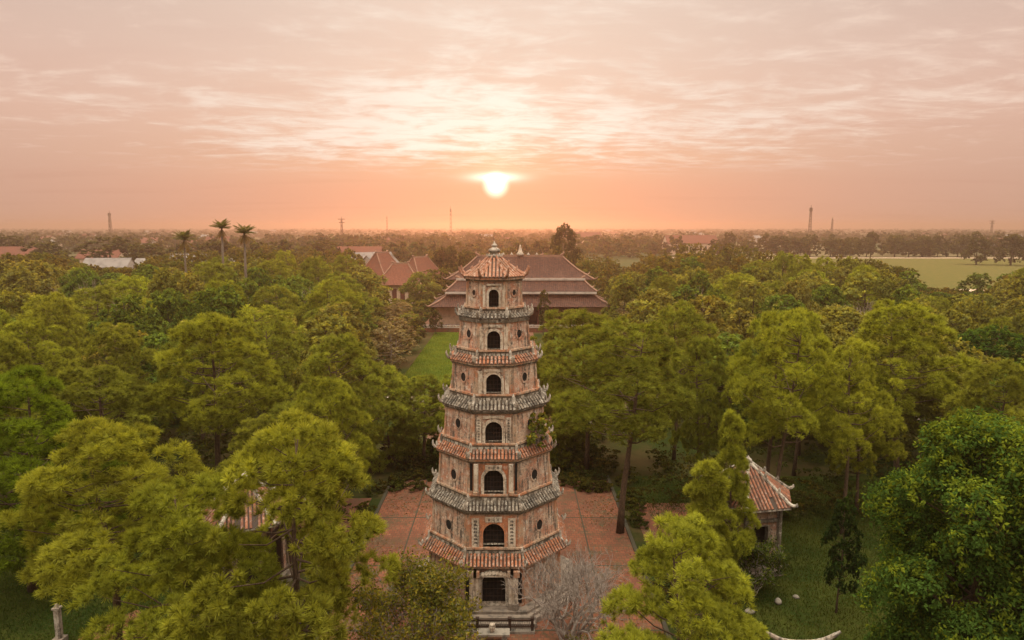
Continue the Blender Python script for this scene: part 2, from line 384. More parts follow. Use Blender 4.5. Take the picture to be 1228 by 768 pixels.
for yy in (27.5, 34.6, 41.8, 49.2, 57.0): jb.add([(-10.3, yy, .032), (8.3, yy, .032), (8.3, yy + .14, .032), (-10.3, yy + .14, .032)], [(0, 1, 2, 3)])
for xx in (-7.4, 5.2): jb.add([(xx, 22, .036), (xx + .1, 22, .036), (xx + .1, 58, .036), (xx, 58, .036)], [(0, 1, 2, 3)])
tag(jb.build('paving_joints', M['paving_joint']), kind='structure')
tag(sheet('path', [(9.4, 44), (16, 44), (16, 52), (9.4, 52)], 0.03, M['paving']), kind='structure')
tag(sheet('path', [(-18, 46), (-11.4, 46), (-11.4, 53), (-18, 53)], 0.03, M['paving']), kind='structure')
tag(sheet('path', [(-8.9, 66.5), (6.2, 66.5), (6.2, 88), (-8.9, 88)], 0.028, M['paving']), kind='structure')
tag(sheet('path', [(-6.4, 88.2), (4.4, 88.2), (4.4, 141), (-6.4, 141)], 0.028, M['paving']), kind='structure')
M['redearth'] = plain('trodden_red_earth', (.22, .085, .042), 0.55, 1.2)
tag(sheet('path', [(-23.4, 33.4), (-22.4, 35.6), (-21.6, 36.7), (-20.6, 36.0), (-19.6, 34.0), (-20, 31), (-22, 31)], 0.03, M['redearth']), kind='structure')
# kerbs of the courtyard: real steps
for x0 in (-10.55, 8.3):
    k = MB(); k.box((x0 + .125, 40, .06), (.25, 36, .13)); tag(k.build('kerb', M['paving_joint']), kind='structure')

# the evening air
hz = MB(); hz.box((0, 3000, 20.5), (13400, 7800, 43)); ho = hz.build('haze', [])
hm = bpy.data.materials.new('evening_haze'); hm.use_nodes = True; hg = NG(hm.node_tree); hg.n.clear()
pv = hg.new('ShaderNodeVolumePrincipled'); pv.inputs['Color'].default_value = (.66, .475, .39, 1)
pv.inputs['Density'].default_value = HAZE_DENSITY; pv.inputs['Anisotropy'].default_value = 0.72
hg.l.new(pv.outputs[0], hg.new('ShaderNodeOutputMaterial').inputs['Volume'])
ho.data.materials.append(hm); tag(ho, kind='stuff'); ho.display_type = 'WIRE'
# ------------------------------------------------------------------ the seven-storey octagonal tower
TC = (-1.03, 40.0)
T8 = math.tan(PI / 8)
def face_dirs(k):
    a = -PI / 2 + k * PI / 4
    return (math.cos(a), math.sin(a)), (-math.sin(a), math.cos(a))
def FP(k, x, ap, z):
    n, t = face_dirs(k); return (n[0] * ap + t[0] * x, n[1] * ap + t[1] * x, z)
def corner(k, ap, z):                                  # the corner between face k and face k + 1
    return FP(k, ap * T8, ap, z)
def ring_block(b, z0, z1, a0, a1, m=0, inner=0.25):
    """octagonal band: outer skin from (a0,z0) to (a1,z1), closed above and below"""
    for k in range(8):
        A, B_ = corner(k - 1, a0, z0), corner(k, a0, z0); D_, E_ = corner(k - 1, a1, z1), corner(k, a1, z1)
        Ai, Bi = corner(k - 1, a0 - inner, z0), corner(k, a0 - inner, z0); Di, Ei = corner(k - 1, a1 - inner, z1), corner(k, a1 - inner, z1)
        b.quad(A, B_, E_, D_, m); b.quad(D_, E_, Ei, Di, m); b.quad(Bi, B_, A, Ai, m)

#           z bottom, z top, apothem bottom, apothem top
STOREYS = [(0.62, 3.02, 3.92, 3.86), (4.05, 6.02, 3.72, 3.60), (6.99, 8.88, 3.29, 3.20), (9.84, 11.58, 2.94, 2.83),
           (12.55, 14.14, 2.50, 2.40), (15.0, 16.60, 2.08, 1.94), (17.36, 18.90, 1.62, 1.56)]
EAVES = [(4.30, 3.06), (3.84, 6.10), (3.41, 8.93), (3.05, 11.64), (2.58, 14.18), (2.05, 16.66)]      # apothem, z of each eave
SKIRT = ['tile_red', 'tile_grey', 'tile_red', 'tile_grey', 'tile_red', 'tile_grey']
rt = random.Random(5)
tower = thing('pagoda_tower', 'seven storey octagonal brick pagoda tower with tiled eaves rising above the red courtyard', 'tower', (*TC, 0))

def arch_pts(w, z0, h, n=12):
    """arch opening outline: left jamb up, over, right jamb down (x, z)"""
    zs = z0 + h - w
    return [(-w, z0), (-w, zs)] + [(-w * math.cos(PI * i / n), zs + w * math.sin(PI * i / n)) for i in range(1, n)] + [(w, zs), (w, z0)]

def storey(i):
    z0, z1, a0, a1 = STOREYS[i]
    ap = lambda z: a0 + (a1 - a0) * (z - z0) / (z1 - z0)
    front_niche = i in (0, 1, 2)
    w = [0.66, 0.60, 0.54, 0.47, 0.42, 0.37, 0.28][i]; h = [2.0, 1.34, 1.38, 1.20, 1.12, 1.05, 1.0][i]
    b = MB(); zb = z0 + 0.02
    for k in range(8):
        fm = 1 if (k == 0 and i in (1, 2)) else 0
        hw = lambda z: ap(z) * T8
        if k in (0, 4):                                # wall with a real arched hole
            pts = arch_pts(w, zb, h)
            top = z1
            # side strips
            for s in (-1, 1):
                b.quad(FP(k, s * hw(z0), a0, z0), FP(k, s * w, ap(zb), zb), FP(k, s * w, a1, top), FP(k, s * hw(top), a1, top), fm) if s < 0 else \
                b.quad(FP(k, w, ap(zb), zb), FP(k, hw(z0), a0, z0), FP(k, hw(top), a1, top), FP(k, w, a1, top), fm)
            for (xa, za), (xb, zb2) in zip(pts[1:-2], pts[2:-1]):
                b.quad(FP(k, xa, ap(za), za), FP(k, xb, ap(zb2), zb2), FP(k, xb, a1, top), FP(k, xa, a1, top), fm)
            dpt = 0.5
            for (xa, za), (xb, zb2) in zip(pts[:-1], pts[1:]):      # jambs and soffit
                b.quad(FP(k, xa, ap(za), za), FP(k, xa, ap(za) - dpt, za), FP(k, xb, ap(zb2) - dpt, zb2), FP(k, xb, ap(zb2), zb2), 2)
            b.quad(FP(k, -w, ap(zb), zb), FP(k, w, ap(zb), zb), FP(k, w, ap(zb) - dpt, zb), FP(k, -w, ap(zb) - dpt, zb), 2)
        else:
            b.quad(FP(k, -hw(z0), a0, z0), FP(k, hw(z0), a0, z0), FP(k, hw(z1), a1, z1), FP(k, -hw(z1), a1, z1), fm)
    # corner strips: slim plaster piers on the arrises, proud of the wall
    for k in range(8):
        for s, kk in ((1, k), (-1, k + 1)):
            x0, x1 = s * a0 * T8, s * a1 * T8; q = 0.10 + 0.012 * (7 - i)
            o = 0.035
            pa, pb = FP(kk, x0 * (1 + o / a0), a0 + o, z0), FP(kk, x1 * (1 + o / a1), a1 + o, z1)
            pc, pd = FP(kk, x1 - s * q, a1 + o, z1), FP(kk, x0 - s * q, a0 + o, z0)
            pe, pf = FP(kk, x1 - s * q, a1 - .02, z1), FP(kk, x0 - s * q, a0 - .02, z0)
            if s > 0: b.quad(pd, pa, pb, pc, 3); b.quad(pf, pd, pc, pe, 3)
            else: b.quad(pa, pd, pc, pb, 3); b.quad(pd, pf, pe, pc, 3)
    ring_block(b, z1 - .15, z1 - .07, ap(z1) + .03, ap(z1) + .05, 3)       # cornice under the eave
    ring_block(b, z1 - .07, z1 + .12, ap(z1) + .08, ap(z1) + .12, 4, 0.4)  # dark band: the shade under the eave put into its colour
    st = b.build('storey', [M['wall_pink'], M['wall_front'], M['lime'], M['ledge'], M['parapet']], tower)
    # windows: dark recess + moulded arch band + iron lattice
    for k in (0, 4):
        f = MB(); bw = 0.13 + 0.01 * (7 - i); o = 0.06
        inn = arch_pts(w, zb, h); out = [(x * (w + bw) / w, z if z <= zb + h - w + 1e-6 else zb + h - w + (z - (zb + h - w)) * (w + bw) / w) for x, z in inn]
        for (p, q) in zip(range(len(inn) - 1), range(1, len(inn))):
            A, B_ = inn[p], inn[q]; Cc, Dd = out[q], out[p]
            f.quad(*[FP(k, x, ap(z) + o, z) for x, z in (A, B_, Cc, Dd)][::-1])
            f.quad(FP(k, Dd[0], ap(Dd[1]) + o, Dd[1]), FP(k, Cc[0], ap(Cc[1]) + o, Cc[1]), FP(k, Cc[0], ap(Cc[1]) - .01, Cc[1]), FP(k, Dd[0], ap(Dd[1]) - .01, Dd[1]))
            f.quad(FP(k, A[0], ap(A[1]) - .02, A[1]), FP(k, B_[0], ap(B_[1]) - .02, B_[1]), FP(k, B_[0], ap(B_[1]) + o, B_[1]), FP(k, A[0], ap(A[1]) + o, A[1]))
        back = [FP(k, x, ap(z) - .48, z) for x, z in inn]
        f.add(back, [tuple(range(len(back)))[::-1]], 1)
        nb = 5 if w > .45 else 3
        for j in range(nb):
            xx = -w + 2 * w * (j + 1) / (nb + 1); zt = zb + h - w + math.sqrt(max(w * w - xx * xx, 0))
            f.tube([FP(k, xx, ap(zb) - .26, zb), FP(k, xx, ap(zt) - .26, zt)], .016, 4, 2)
        for j in range(1, 4):
            zz = zb + (h - w * .4) * j / 4
            f.tube([FP(k, -w, ap(zz) - .26, zz), FP(k, w, ap(zz) - .26, zz)], .014, 4, 2)
        f.build('door' if i == 0 and k == 0 else 'window', [M['lime'] if i not in (1,) else M['wall_front'], M['dark'], M['lattice']], st)
    # round windows on the other faces
    if i >= 1:
        for k in (1, 2, 3, 5, 6, 7):
            r = [0, .27, .27, .25, .23, .21, .15][i]; zc = z0 + (z1 - z0) * (.42 if i < 3 else .52)
            f = MB(); n = 16; ring = []
            for rr, off in ((r + .09, -.01), (r + .09, .045), (r, .045), (r, -.06)):
                ring.append([FP(k, rr * .9 * math.cos(2 * PI * j / n), ap(zc + rr * math.sin(2 * PI * j / n)) + off, zc + rr * 1.1 * math.sin(2 * PI * j / n)) for j in range(n)])
            for q in range(3):
                for j in range(n):
                    f.quad(ring[q][j], ring[q + 1][j], ring[q + 1][(j + 1) % n], ring[q][(j + 1) % n], 0)
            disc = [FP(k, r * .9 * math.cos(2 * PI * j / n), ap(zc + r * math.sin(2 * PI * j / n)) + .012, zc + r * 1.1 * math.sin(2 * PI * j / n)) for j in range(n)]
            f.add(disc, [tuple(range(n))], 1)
            f.build('round_window', [M['wall_pink'], M['dark']], st)
    # relief pilasters with couplets and the tablet over the arch
    if i in (1, 2):
        for s in (-1, 1):
            f = MB(); x = s * [0, 1.02, 0.98][i]; hh = z1 - z0 - .30
            n = 10; pw = .17 if i == 1 else .13
            if i == 1:
                for off, wd, mm in ((.05, .42, 0),):
                    c8 = [FP(0, x - wd / 2, ap(z0) + off, z0 + .03), FP(0, x + wd / 2, ap(z0) + off, z0 + .03), FP(0, x + wd / 2, ap(z0 + hh) + off, z0 + hh), FP(0, x - wd / 2, ap(z0 + hh) + off, z0 + hh)]
                    c0 = [FP(0, x - wd / 2, ap(z0) - .02, z0 + .03), FP(0, x + wd / 2, ap(z0) - .02, z0 + .03), FP(0, x + wd / 2, ap(z0 + hh) - .02, z0 + hh), FP(0, x - wd / 2, ap(z0 + hh) - .02, z0 + hh)]
                    f.add(c8 + c0, [(0, 1, 2, 3), (0, 4, 5, 1), (1, 5, 6, 2), (2, 6, 7, 3), (3, 7, 4, 0)], 0)
                for j in range(7):
                    zz = z0 + .25 + j * (hh - .35) / 6.5
                    for (dx, dz, ww, h2) in ((0, 0, .20, .03), (0, .06, .14, .03), (-.05, .03, .03, .11), (.05, .02, .03, .13)):
                        c = FP(0, x + dx + rt.uniform(-.02, .02), ap(zz) + .055, zz + dz); f.box(c, (ww, .012, h2), 1)
            else:
                f.tube([FP(0, x, ap(z0) + .13, z0 + .02), FP(0, x, ap(z1) + .13, z1 - .12)], .14, 12, 0)
                f.tube([FP(0, x, ap(z0) + .13, z0 + .02), FP(0, x, ap(z0) + .13, z0 + .2)], .19, 12, 2)
                x2 = x + s * .28
                f.box(FP(0, x2, ap((z0 + z1) / 2) + .02, (z0 + z1) / 2), (.14, .10, z1 - z0 - .2), 3)  # dark strip painted in for the shaded recess beside the column
            f.build('pilaster', [M['lime'], M['ink'], M['ledge'], M['dark']], st)
        f = MB(); zz = z1 - .36; f.box(FP(0, 0, ap(zz) + .06, zz), (.95, .10, .30), 0)
        for j in range(3):
            for (dx, dz, ww, h2) in ((0, .05, .13, .02), (0, -.03, .11, .02), (.03, 0, .02, .15), (-.04, -.02, .02, .1)):
                f.box((FP(0, (j - 1) * .25 + dx, ap(zz) + .115, zz + dz)), (ww, .01, h2), 1)
        f.build('tablet', [M['lime'], M['ink']], st)
    if i in (3, 4, 5, 6):
        wd = [0, 0, 0, .30, .24, .22, .15][i]
        for s in (-1, 1):
            f = MB(); x = s * (w + .13 + .01 * (7 - i) + wd / 2 + .05); hh = z1 - z0 - .28; zz = z0 + .04
            c8 = [FP(0, x - wd / 2, ap(zz) + .05, zz), FP(0, x + wd / 2, ap(zz) + .05, zz), FP(0, x + wd / 2, ap(z0 + hh) + .05, z0 + hh), FP(0, x - wd / 2, ap(z0 + hh) + .05, z0 + hh)]
            c0 = [FP(0, x - wd / 2, ap(zz) - .02, zz), FP(0, x + wd / 2, ap(zz) - .02, zz), FP(0, x + wd / 2, ap(z0 + hh) - .02, z0 + hh), FP(0, x - wd / 2, ap(z0 + hh) - .02, z0 + hh)]
            f.add(c8 + c0, [(0, 1, 2, 3), (0, 4, 5, 1), (1, 5, 6, 2), (2, 6, 7, 3), (3, 7, 4, 0)], 0)
            if i == 3:
                for j in range(8):
                    z2 = z0 + .2 + j * (hh - .3) / 7.5
                    for (dx, dz, ww, h2) in ((0, 0, .13, .022), (0, .05, .1, .022), (rt.uniform(-.04, .04), .02, .022, .10)):
                        f.box(FP(0, x + dx, ap(z2) + .055, z2 + dz), (ww, .01, h2), 1)
            f.build('pilaster', [M['lime'], M['ink']], st)
        f = MB(); zz = z1 - .26; ww = 2 * (w + .12)
        f.box(FP(0, 0, ap(zz) + .04, zz), (ww, .07, .16 if i < 6 else .1), 0)
        f.box(FP(0, 0, ap(zz) + .06, zz + .02), (ww * .5, .07, .10 if i < 6 else .06), 0)
        f.build('lintel_relief', M['lime'], st)
    if i == 0:                                         # the porch columns either side of the door, tall and whitewashed
        for s in (-1, 1):
            for x, r, mm in ((s * 1.20, .17, 0), (s * .95, .11, 0)):
                f = MB(); z2 = z0
                f.tube([FP(0, x, a0 + .32, z2), FP(0, x, a0 + .32, z2 + .38)], r * 1.35, 12, 1)
                f.tube([FP(0, x, a0 + .32, z2 + .38), FP(0, x, a0 + .30, z1 - .42)], r, 12, 0)
                f.box(FP(0, x, a0 + .30, z1 - .27), (r * 3.0, .4, .34), 2)
                f.build('column', [M['lime'], M['step'], M['ledge']], st)
            f = MB(); f.box(FP(0, s * 1.46, a0 + .03, z0 + 1.1), (.26, .08, 1.75), 0); f.build('side_recess_shade', M['dark'], st)  # flat dark panel standing in for recess shade beside the door
        f = MB()
        for j in range(9):                              # scalloped lintel over the door
            a = j / 8; f.tube([FP(0, -.82 + 1.64 * a, a0 + .22, z1 - .40 + .14 * math.sin(PI * a)), FP(0, -.82 + 1.64 * a, a0 + .34, z1 - .38 + .14 * math.sin(PI * a))], .11, 8, 0)
        f.box(FP(0, 0, a0 + .22, z1 - .46), (1.8, .16, .10), 0)
        f.build('lintel_relief', M['lime'], st)
for i in range(7): storey(i)

def horn(b, k, ap_in, z_in, ap_out, z_out, rise, r, m=0):
    """hip ridge along corner k, running down and curling up past the eave"""
    cp = lambda a, z: Vector(corner(k, a, z))
    pts = [cp(ap_in, z_in), cp(ap_in * .5 + ap_out * .5, z_in * .45 + z_out * .55), cp(ap_out - .02, z_out + .06)]
    d = ap_out - ap_in
    for t, q in ((.10, .14), (.20, .40), (.25, .72), (.22, 1.0)):
        pts.append(cp(ap_out + t * (.5 + .5 * rise), z_out + .06 + rise * q))
    b.tube(pts, [r, r, r * 1.1, r * 1.15, r * 1.0, r * .75, r * .35], 7, m)
    p = cp(ap_out - .05, z_out + .22)
    b.tube([p, p + Vector((0, 0, rise * .32)), p + Vector((0, 0, rise * .5))], [r * 1.1, r * .9, r * .3], 6, m)

def skirt(i):
    """eave i lies between storey i and storey i + 1"""
    ea, ez = EAVES[i]; zb, _, ab, _ = STOREYS[i + 1]
    tm = M[SKIRT[i]]
    pa, pz = ab + .15, zb - .47                        # where the tiles start under the parapet
    b = MB()
    for k in range(8):                                 # bed, eave edge, soffit
        b.quad(corner(k - 1, ea, ez + .10), corner(k, ea, ez + .10), corner(k, pa - .1, pz + .05), corner(k - 1, pa - .1, pz + .05), 1)
    ring_block(b, ez - .01, ez + .098, ea - .03, ea - .02, 2, ea - STOREYS[i][3] - .1)
    for k in range(8):
        n, t = face_dirs(k); wi = pa * T8; wo = ea * T8
        cnt = max(6, round(2 * wo / .205))
        up = (n[0] * .4, n[1] * .4, 1)
        for j in range(cnt):
            xo = -wo + 2 * wo * (j + .5) / cnt
            # the outermost tiles start where the hip cuts them
            a_top = max(pa - .05, abs(xo) / T8 - .02)
            f = (a_top - pa) / (ea - pa); zt = pz + .05 + (ez + .12 - pz - .05) * f
            L = 2 if f < .55 else 1
            pa_, pb_ = Vector(FP(k, xo, a_top, zt + .02)), Vector(FP(k, xo, ea + .03 + rt.uniform(-.012, .012), ez + .115 + rt.uniform(-.012, .012)))
            for q in range(L):
                A = pa_.lerp(pb_, q / L); B_ = pa_.lerp(pb_, (q + 1) / L)
                if q: A = A + Vector((0, 0, -.012))
                b.half_tile(A, B_ + Vector((0, 0, .012 if q < L - 1 else 0)), .068 + rt.uniform(-.006, .006), up, 5, 0)
    # upper parapet: ledge, grey relief band, ledge
    ro = b.build('eave_roof', [tm, M['deck'], M['ledge'] if SKIRT[i] == 'tile_red' else M['parapet']], tower)
    p = MB()
    ring_block(p, zb - .52, zb - .40, ab + .20, ab + .20, 0, .3)
    ring_block(p, zb - .40, zb - .08, ab + .08, ab + .08, 0, .3)
    ring_block(p, zb - .08, zb + .02, ab + .15, ab + .14, 1, .4)
    for k in range(8):
        cnt = 7
        for j in range(cnt):                            # worn panels of the band
            x = (-1 + 2 * (j + .5) / cnt) * (ab + .12) * T8
            if rt.random() < .82: 
                n, t = face_dirs(k); c = None
                hw_, hh_ = (ab + .08) * T8 / cnt * .72, .075
                q8 = [FP(k, x - hw_, ab + .105, zb - .27 - hh_), FP(k, x + hw_, ab + .105, zb - .27 - hh_), FP(k, x + hw_, ab + .105, zb - .27 + hh_), FP(k, x - hw_, ab + .105, zb - .27 + hh_)]
                q0 = [FP(k, x - hw_, ab + .07, zb - .27 - hh_), FP(k, x + hw_, ab + .07, zb - .27 - hh_), FP(k, x + hw_, ab + .07, zb - .27 + hh_), FP(k, x - hw_, ab + .07, zb - .27 + hh_)]
                p.add(q8 + q0, [(0, 1, 2, 3), (0, 4, 5, 1), (1, 5, 6, 2), (2, 6, 7, 3), (3, 7, 4, 0)], 2)
    p.build('parapet', [M['parapet'], M['ledge'], M['ridge']], ro)
    for k in range(8):
        h = MB(); horn(h, k, pa, pz + .10, ea, ez + .10, .48 if i != 0 else .40, .078)
        c = Vector(corner(k, ab + .16, zb - .50)); h.tube([c, c + Vector((0, 0, .40)), c + Vector((0, 0, .55))], [.10, .085, .03], 7)
        h.build('hip_ridge', M['ridge'], ro)
for i in range(6): skirt(i)

def top_roof():
    b = MB(); ea, ez, ta, tz = 1.78, 18.94, .28, 20.16
    prof = lambda f: (ea + (ta - ea) * f, ez + .10 + (tz - ez - .10) * (f * .72 + .28 * f * f))
    N = 5
    for k in range(8):
        for q in range(N):
            a0, z0 = prof(q / N); a1, z1 = prof((q + 1) / N)
            b.quad(corner(k - 1, a0, z0), corner(k, a0, z0), corner(k, a1, z1), corner(k - 1, a1, z1), 1)
    ring_block(b, ez - .02, ez + .098, ea - .03, ea - .02, 2, .5)
    for k in range(8):
        n, t = face_dirs(k); wo = ea * T8; cnt = 7
        for j in range(cnt):
            xo = -wo + 2 * wo * (j + .5) / cnt
            fmax = 1 - max(0, (abs(xo) / T8 - ta)) / (ea - ta) if abs(xo) / T8 > ta else 1
            steps = max(1, round(4 * fmax)); last = None
            for q in range(steps + 1):
                a, z = prof(fmax * q / steps * .98); pnt = Vector(FP(k, xo, a + (.03 if q == 0 else 0), z + .015))
                if last is not None: b.half_tile(pnt, last + Vector((0, 0, .01)), .075, (n[0] * .7, n[1] * .7, 1), 5, 0)
                last = pnt
    ro = b.build('top_roof', [M['tile_top'], M['deck'], M['ledge']], tower)
    for k in range(8):
        h = MB(); cp = lambda a, z: Vector(corner(k, a, z))
        pts = [cp(*(lambda q: (q[0], q[1] + .06))(prof(f))) for f in (1, .75, .5, .25, .02)]
        r = [.06, .075, .085, .09, .10]
        for t_, q in ((.10, .12), (.20, .34), (.24, .52)): pts.append(cp(ea + t_, ez + .16 + q)); r.append(.10 - q * .1)
        h.tube(pts, r, 7)
        for f in (.3, .62):
            a, z = prof(f); c = cp(a, z + .08); h.tube([c, c + Vector((0, 0, .16)), c + Vector((0, 0, .22))], [.06, .05, .02], 6)
        h.build('hip_ridge', M['tile_top'], ro)
    f = MB()
    f.lathe([(.34, 20.02), (.40, 20.12), (.34, 20.22), (.22, 20.28), (.20, 20.36), (.30, 20.42), (.36, 20.5), (.33, 20.58), (.17, 20.68), (.11, 20.72), (.17, 20.77), (.17, 20.84), (.08, 20.9), (.05, 20.97), (.02, 21.06)], 16)
    for k in range(8):
        a = k * PI / 4; f.tube([(.32 * math.cos(a), .32 * math.sin(a), 20.1), (.44 * math.cos(a), .44 * math.sin(a), 20.22), (.42 * math.cos(a), .42 * math.sin(a), 20.34)], [.09, .07, .02], 6)
    f.build('finial', M['ridge'], tower, True)
top_roof()
pl = MB()
for z0, z1, a in ((0, .30, 4.95), (.30, .46, 4.72), (.46, .62, 4.5)): ring_block(pl, z0, z1, a, a, 0, 1.2)
pl.build('plinth', M['step'], tower)
fl = MB(); fl.add([corner(k, 4.3, .60) for k in range(8)], [tuple(range(8))]); fl.build('platform', M['step'], tower)
# ------------------------------------------------------------------ things in the courtyard
def hex_dirs(k, n=6, off=0.0):
    a = off + 2 * PI * k / n; return math.cos(a), math.sin(a)
def pavilion(loc, rz, label, seed, post):
    r_ = random.Random(seed)
    t = thing('stele_pavilion', label, 'pavilion', (*loc, 0), rz)
    V6 = lambda k, r, z: (hex_dirs(k)[0] * r, hex_dirs(k)[1] * r, z)
    b = MB()
    for z0, z1, r in ((0, .35, 2.75), (.35, .6, 2.5)):
        b.add([V6(k, r, z0) for k in range(6)] + [V6(k, r, z1) for k in range(6)], [(k, (k + 1) % 6, 6 + (k + 1) % 6, 6 + k) for k in range(6)] + [tuple(range(6, 12))])
    b.build('plinth', M['step'], t)
    # walls with an opening in each side: two piers, lintel above, dark room behind
    w = MB(); R = 2.15
    for k in range(6):
        A, B_ = Vector(V6(k, R, .6)), Vector(V6(k + 1, R, .6)); d = (B_ - A); nrm = Vector((d.y, -d.x, 0)).normalized()
        P_ = lambda f, z, o=0: A + d * f + Vector((0, 0, z - .6)) + nrm * o
        lo, hi, zt, ze = .27, .73, 3.2, 4.4
        w.quad(P_(0, .6), P_(lo, .6), P_(lo, ze), P_(0, ze)); w.quad(P_(hi, .6), P_(1, .6), P_(1, ze), P_(hi, ze)); w.quad(P_(lo, zt), P_(hi, zt), P_(hi, ze), P_(lo, ze))
        for f0 in (lo, hi):
            w.quad(P_(f0, .6), P_(f0, .6, -.35), P_(f0, zt, -.35), P_(f0, zt), 1)
        w.quad(P_(lo, zt), P_(lo, zt, -.35), P_(hi, zt, -.35), P_(hi, zt), 1)
        for f0, f1 in ((lo - .06, lo), (hi, hi + .06)):
            q = [P_(f0, .6, .03), P_(f1, .6, .03), P_(f1, zt + .1, .03), P_(f0, zt + .1, .03)]; w.add(q, [(0, 1, 2, 3)], 1)
        w.add([P_(lo, zt, .03), P_(hi, zt, .03), P_(hi, zt + .1, .03), P_(lo, zt + .1, .03)], [(0, 1, 2, 3)], 1)
    w.build('wall', [M['wall_pink'], post], t)
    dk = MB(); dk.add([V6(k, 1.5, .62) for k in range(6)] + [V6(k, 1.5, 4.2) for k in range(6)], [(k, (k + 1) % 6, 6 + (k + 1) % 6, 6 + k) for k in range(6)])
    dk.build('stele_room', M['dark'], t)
    def tier(name, r0, z0, r1, z1, horn_rise):
        b = MB()
        for k in range(6):
            b.quad(V6(k, r0, z0), V6(k + 1, r0, z0), V6(k + 1, r1, z1), V6(k, r1, z1), 1)
            b.quad(V6(k, r0, z0 - .1), V6(k + 1, r0, z0 - .1), V6(k + 1, r0, z0), V6(k, r0, z0), 2)
            b.quad(V6(k + 1, r0, z0 - .1), V6(k, r0, z0 - .1), V6(k, r1 - .1, z0 - .02), V6(k + 1, r1 - .1, z0 - .02), 1)
            A, B_ = Vector(V6(k, r0, z0)), Vector(V6(k + 1, r0, z0)); A1, B1 = Vector(V6(k, r1, z1)), Vector(V6(k + 1, r1, z1))
            n = round((B_ - A).length / .24); mid = (A1 + B1) / 2 - (A + B_) / 2; L0 = (B_ - A).length; L1 = (B1 - A1).length; ax = (B_ - A).normalized()
            for j in range(n):
                x = -L0 / 2 + L0 * (j + .5) / n
                f = 1 if abs(x) <= L1 / 2 else (L0 / 2 - abs(x)) / (L0 / 2 - L1 / 2)
                p0 = (A + B_) / 2 + ax * x; p1 = p0 + mid * f; steps = max(1, round(4 * f))
                for q in range(steps):
                    if r_.random() < .03: continue
                    b.half_tile(p0.lerp(p1, (q + 1) / steps) + Vector((0, 0, .02)), p0.lerp(p1, q / steps) + Vector((0, 0, .03)), .08, (0, 0, 1), 4, 0)
        ro = b.build(name, [M['tile_old'], M['deck'], M['ridge']], t)
        for k in range(6):
            h = MB(); P = lambda f, dz=0: Vector(V6(k, r1 + (r0 - r1) * f, z1 + (z0 - z1) * f + dz))
            h.tube([P(0, .12), P(.5, .1), P(.96, .12), P(1.05, .12 + horn_rise * .3), P(1.12, .12 + horn_rise * .75), P(1.12, .12 + horn_rise * 1.05)], [.11, .12, .13, .12, .09, .03], 7)
            for f in (.35, .7):
                c = P(f, .1); h.tube([c, c + Vector((0, 0, .25)), c + Vector((0, 0, .38))], [.10, .09, .03], 6)
            h.build('hip_ridge', M['ridge'], ro)
        return ro
    tier('roof', 3.05, 4.6, .25, 6.6, .5)
    b = MB()
    for k in range(6):
        A, B_ = Vector(V6(k, 2.28, 3.62)), Vector(V6(k + 1, 2.28, 3.62)); b.tube([A, B_], .12, 4); p = Vector(V6(k, 2.36, .6)); b.tube([p, p + Vector((0, 0, 3.9))], .13, 8)
    b.build('post_and_beam', post, t)
    f = MB(); f.lathe([(.3, 6.5), (.34, 6.62), (.2, 6.72), (.16, 6.78), (.26, 6.88), (.22, 7.0), (.1, 7.08), (.03, 7.22)], 12); f.build('finial', M['ridge'], t, True)
    return t
pavilion((-16.2, 39.8), .35, 'red tiled hexagonal pavilion half hidden inside the big pine left of the tower', 3, M['timber_shaded'])
pavilion((15.3, 42.6), .2, 'red tiled hexagonal pavilion with white ridge horns right of the tower', 8, M['parapet'])

def shrine():
    """small gate shrine whose curved ridge shows at the foot of the picture"""
    t = thing('gate_shrine', 'small tiled shrine with an upswept grey ridge on the dark lawn, lower right', 'shrine', (13.6, 29.6, -.3), 0)
    b = MB(); b.box((0, 0, 1.05), (2.5, 1.3, 2.1)); b.build('wall', M['wall_pink'], t)
    d = MB(); d.box((0, -.655, .95), (.9, .03, 1.6)); d.build('door_opening', M['dark'], t)
    r = MB()
    for s in (-1, 1):
        r.quad((-1.75, s * 1.05, 2.1), (1.75, s * 1.05, 2.1), (1.6, 0, 2.85), (-1.6, 0, 2.85), 1) if s < 0 else r.quad((1.75, 1.05, 2.1), (-1.75, 1.05, 2.1), (-1.6, 0, 2.85), (1.6, 0, 2.85), 1)
        for j in range(14):
            x = -1.6 + 3.2 * (j + .5) / 14
            for q in range(3):
                a = Vector((x, s * 1.05 * q / 3, 2.88 - .75 * q / 3)); e = Vector((x, s * 1.05 * (q + 1) / 3, 2.89 - .75 * (q + 1) / 3)); r.half_tile(a, e, .075, (0, s * .5, 1), 4, 0)
    ro = r.build('roof', [M['tile_old'], M['deck']], t)
    g = MB(); pts = [(-1.75 + 3.5 * i / 14, 0, 2.92 + .55 * abs(-1 + 2 * i / 14) ** 2.6) for i in range(15)]
    g.tube(pts, [.05] + [.11] * 13 + [.05], 8); g.build('ridge', M['ridge'], ro)
shrine()

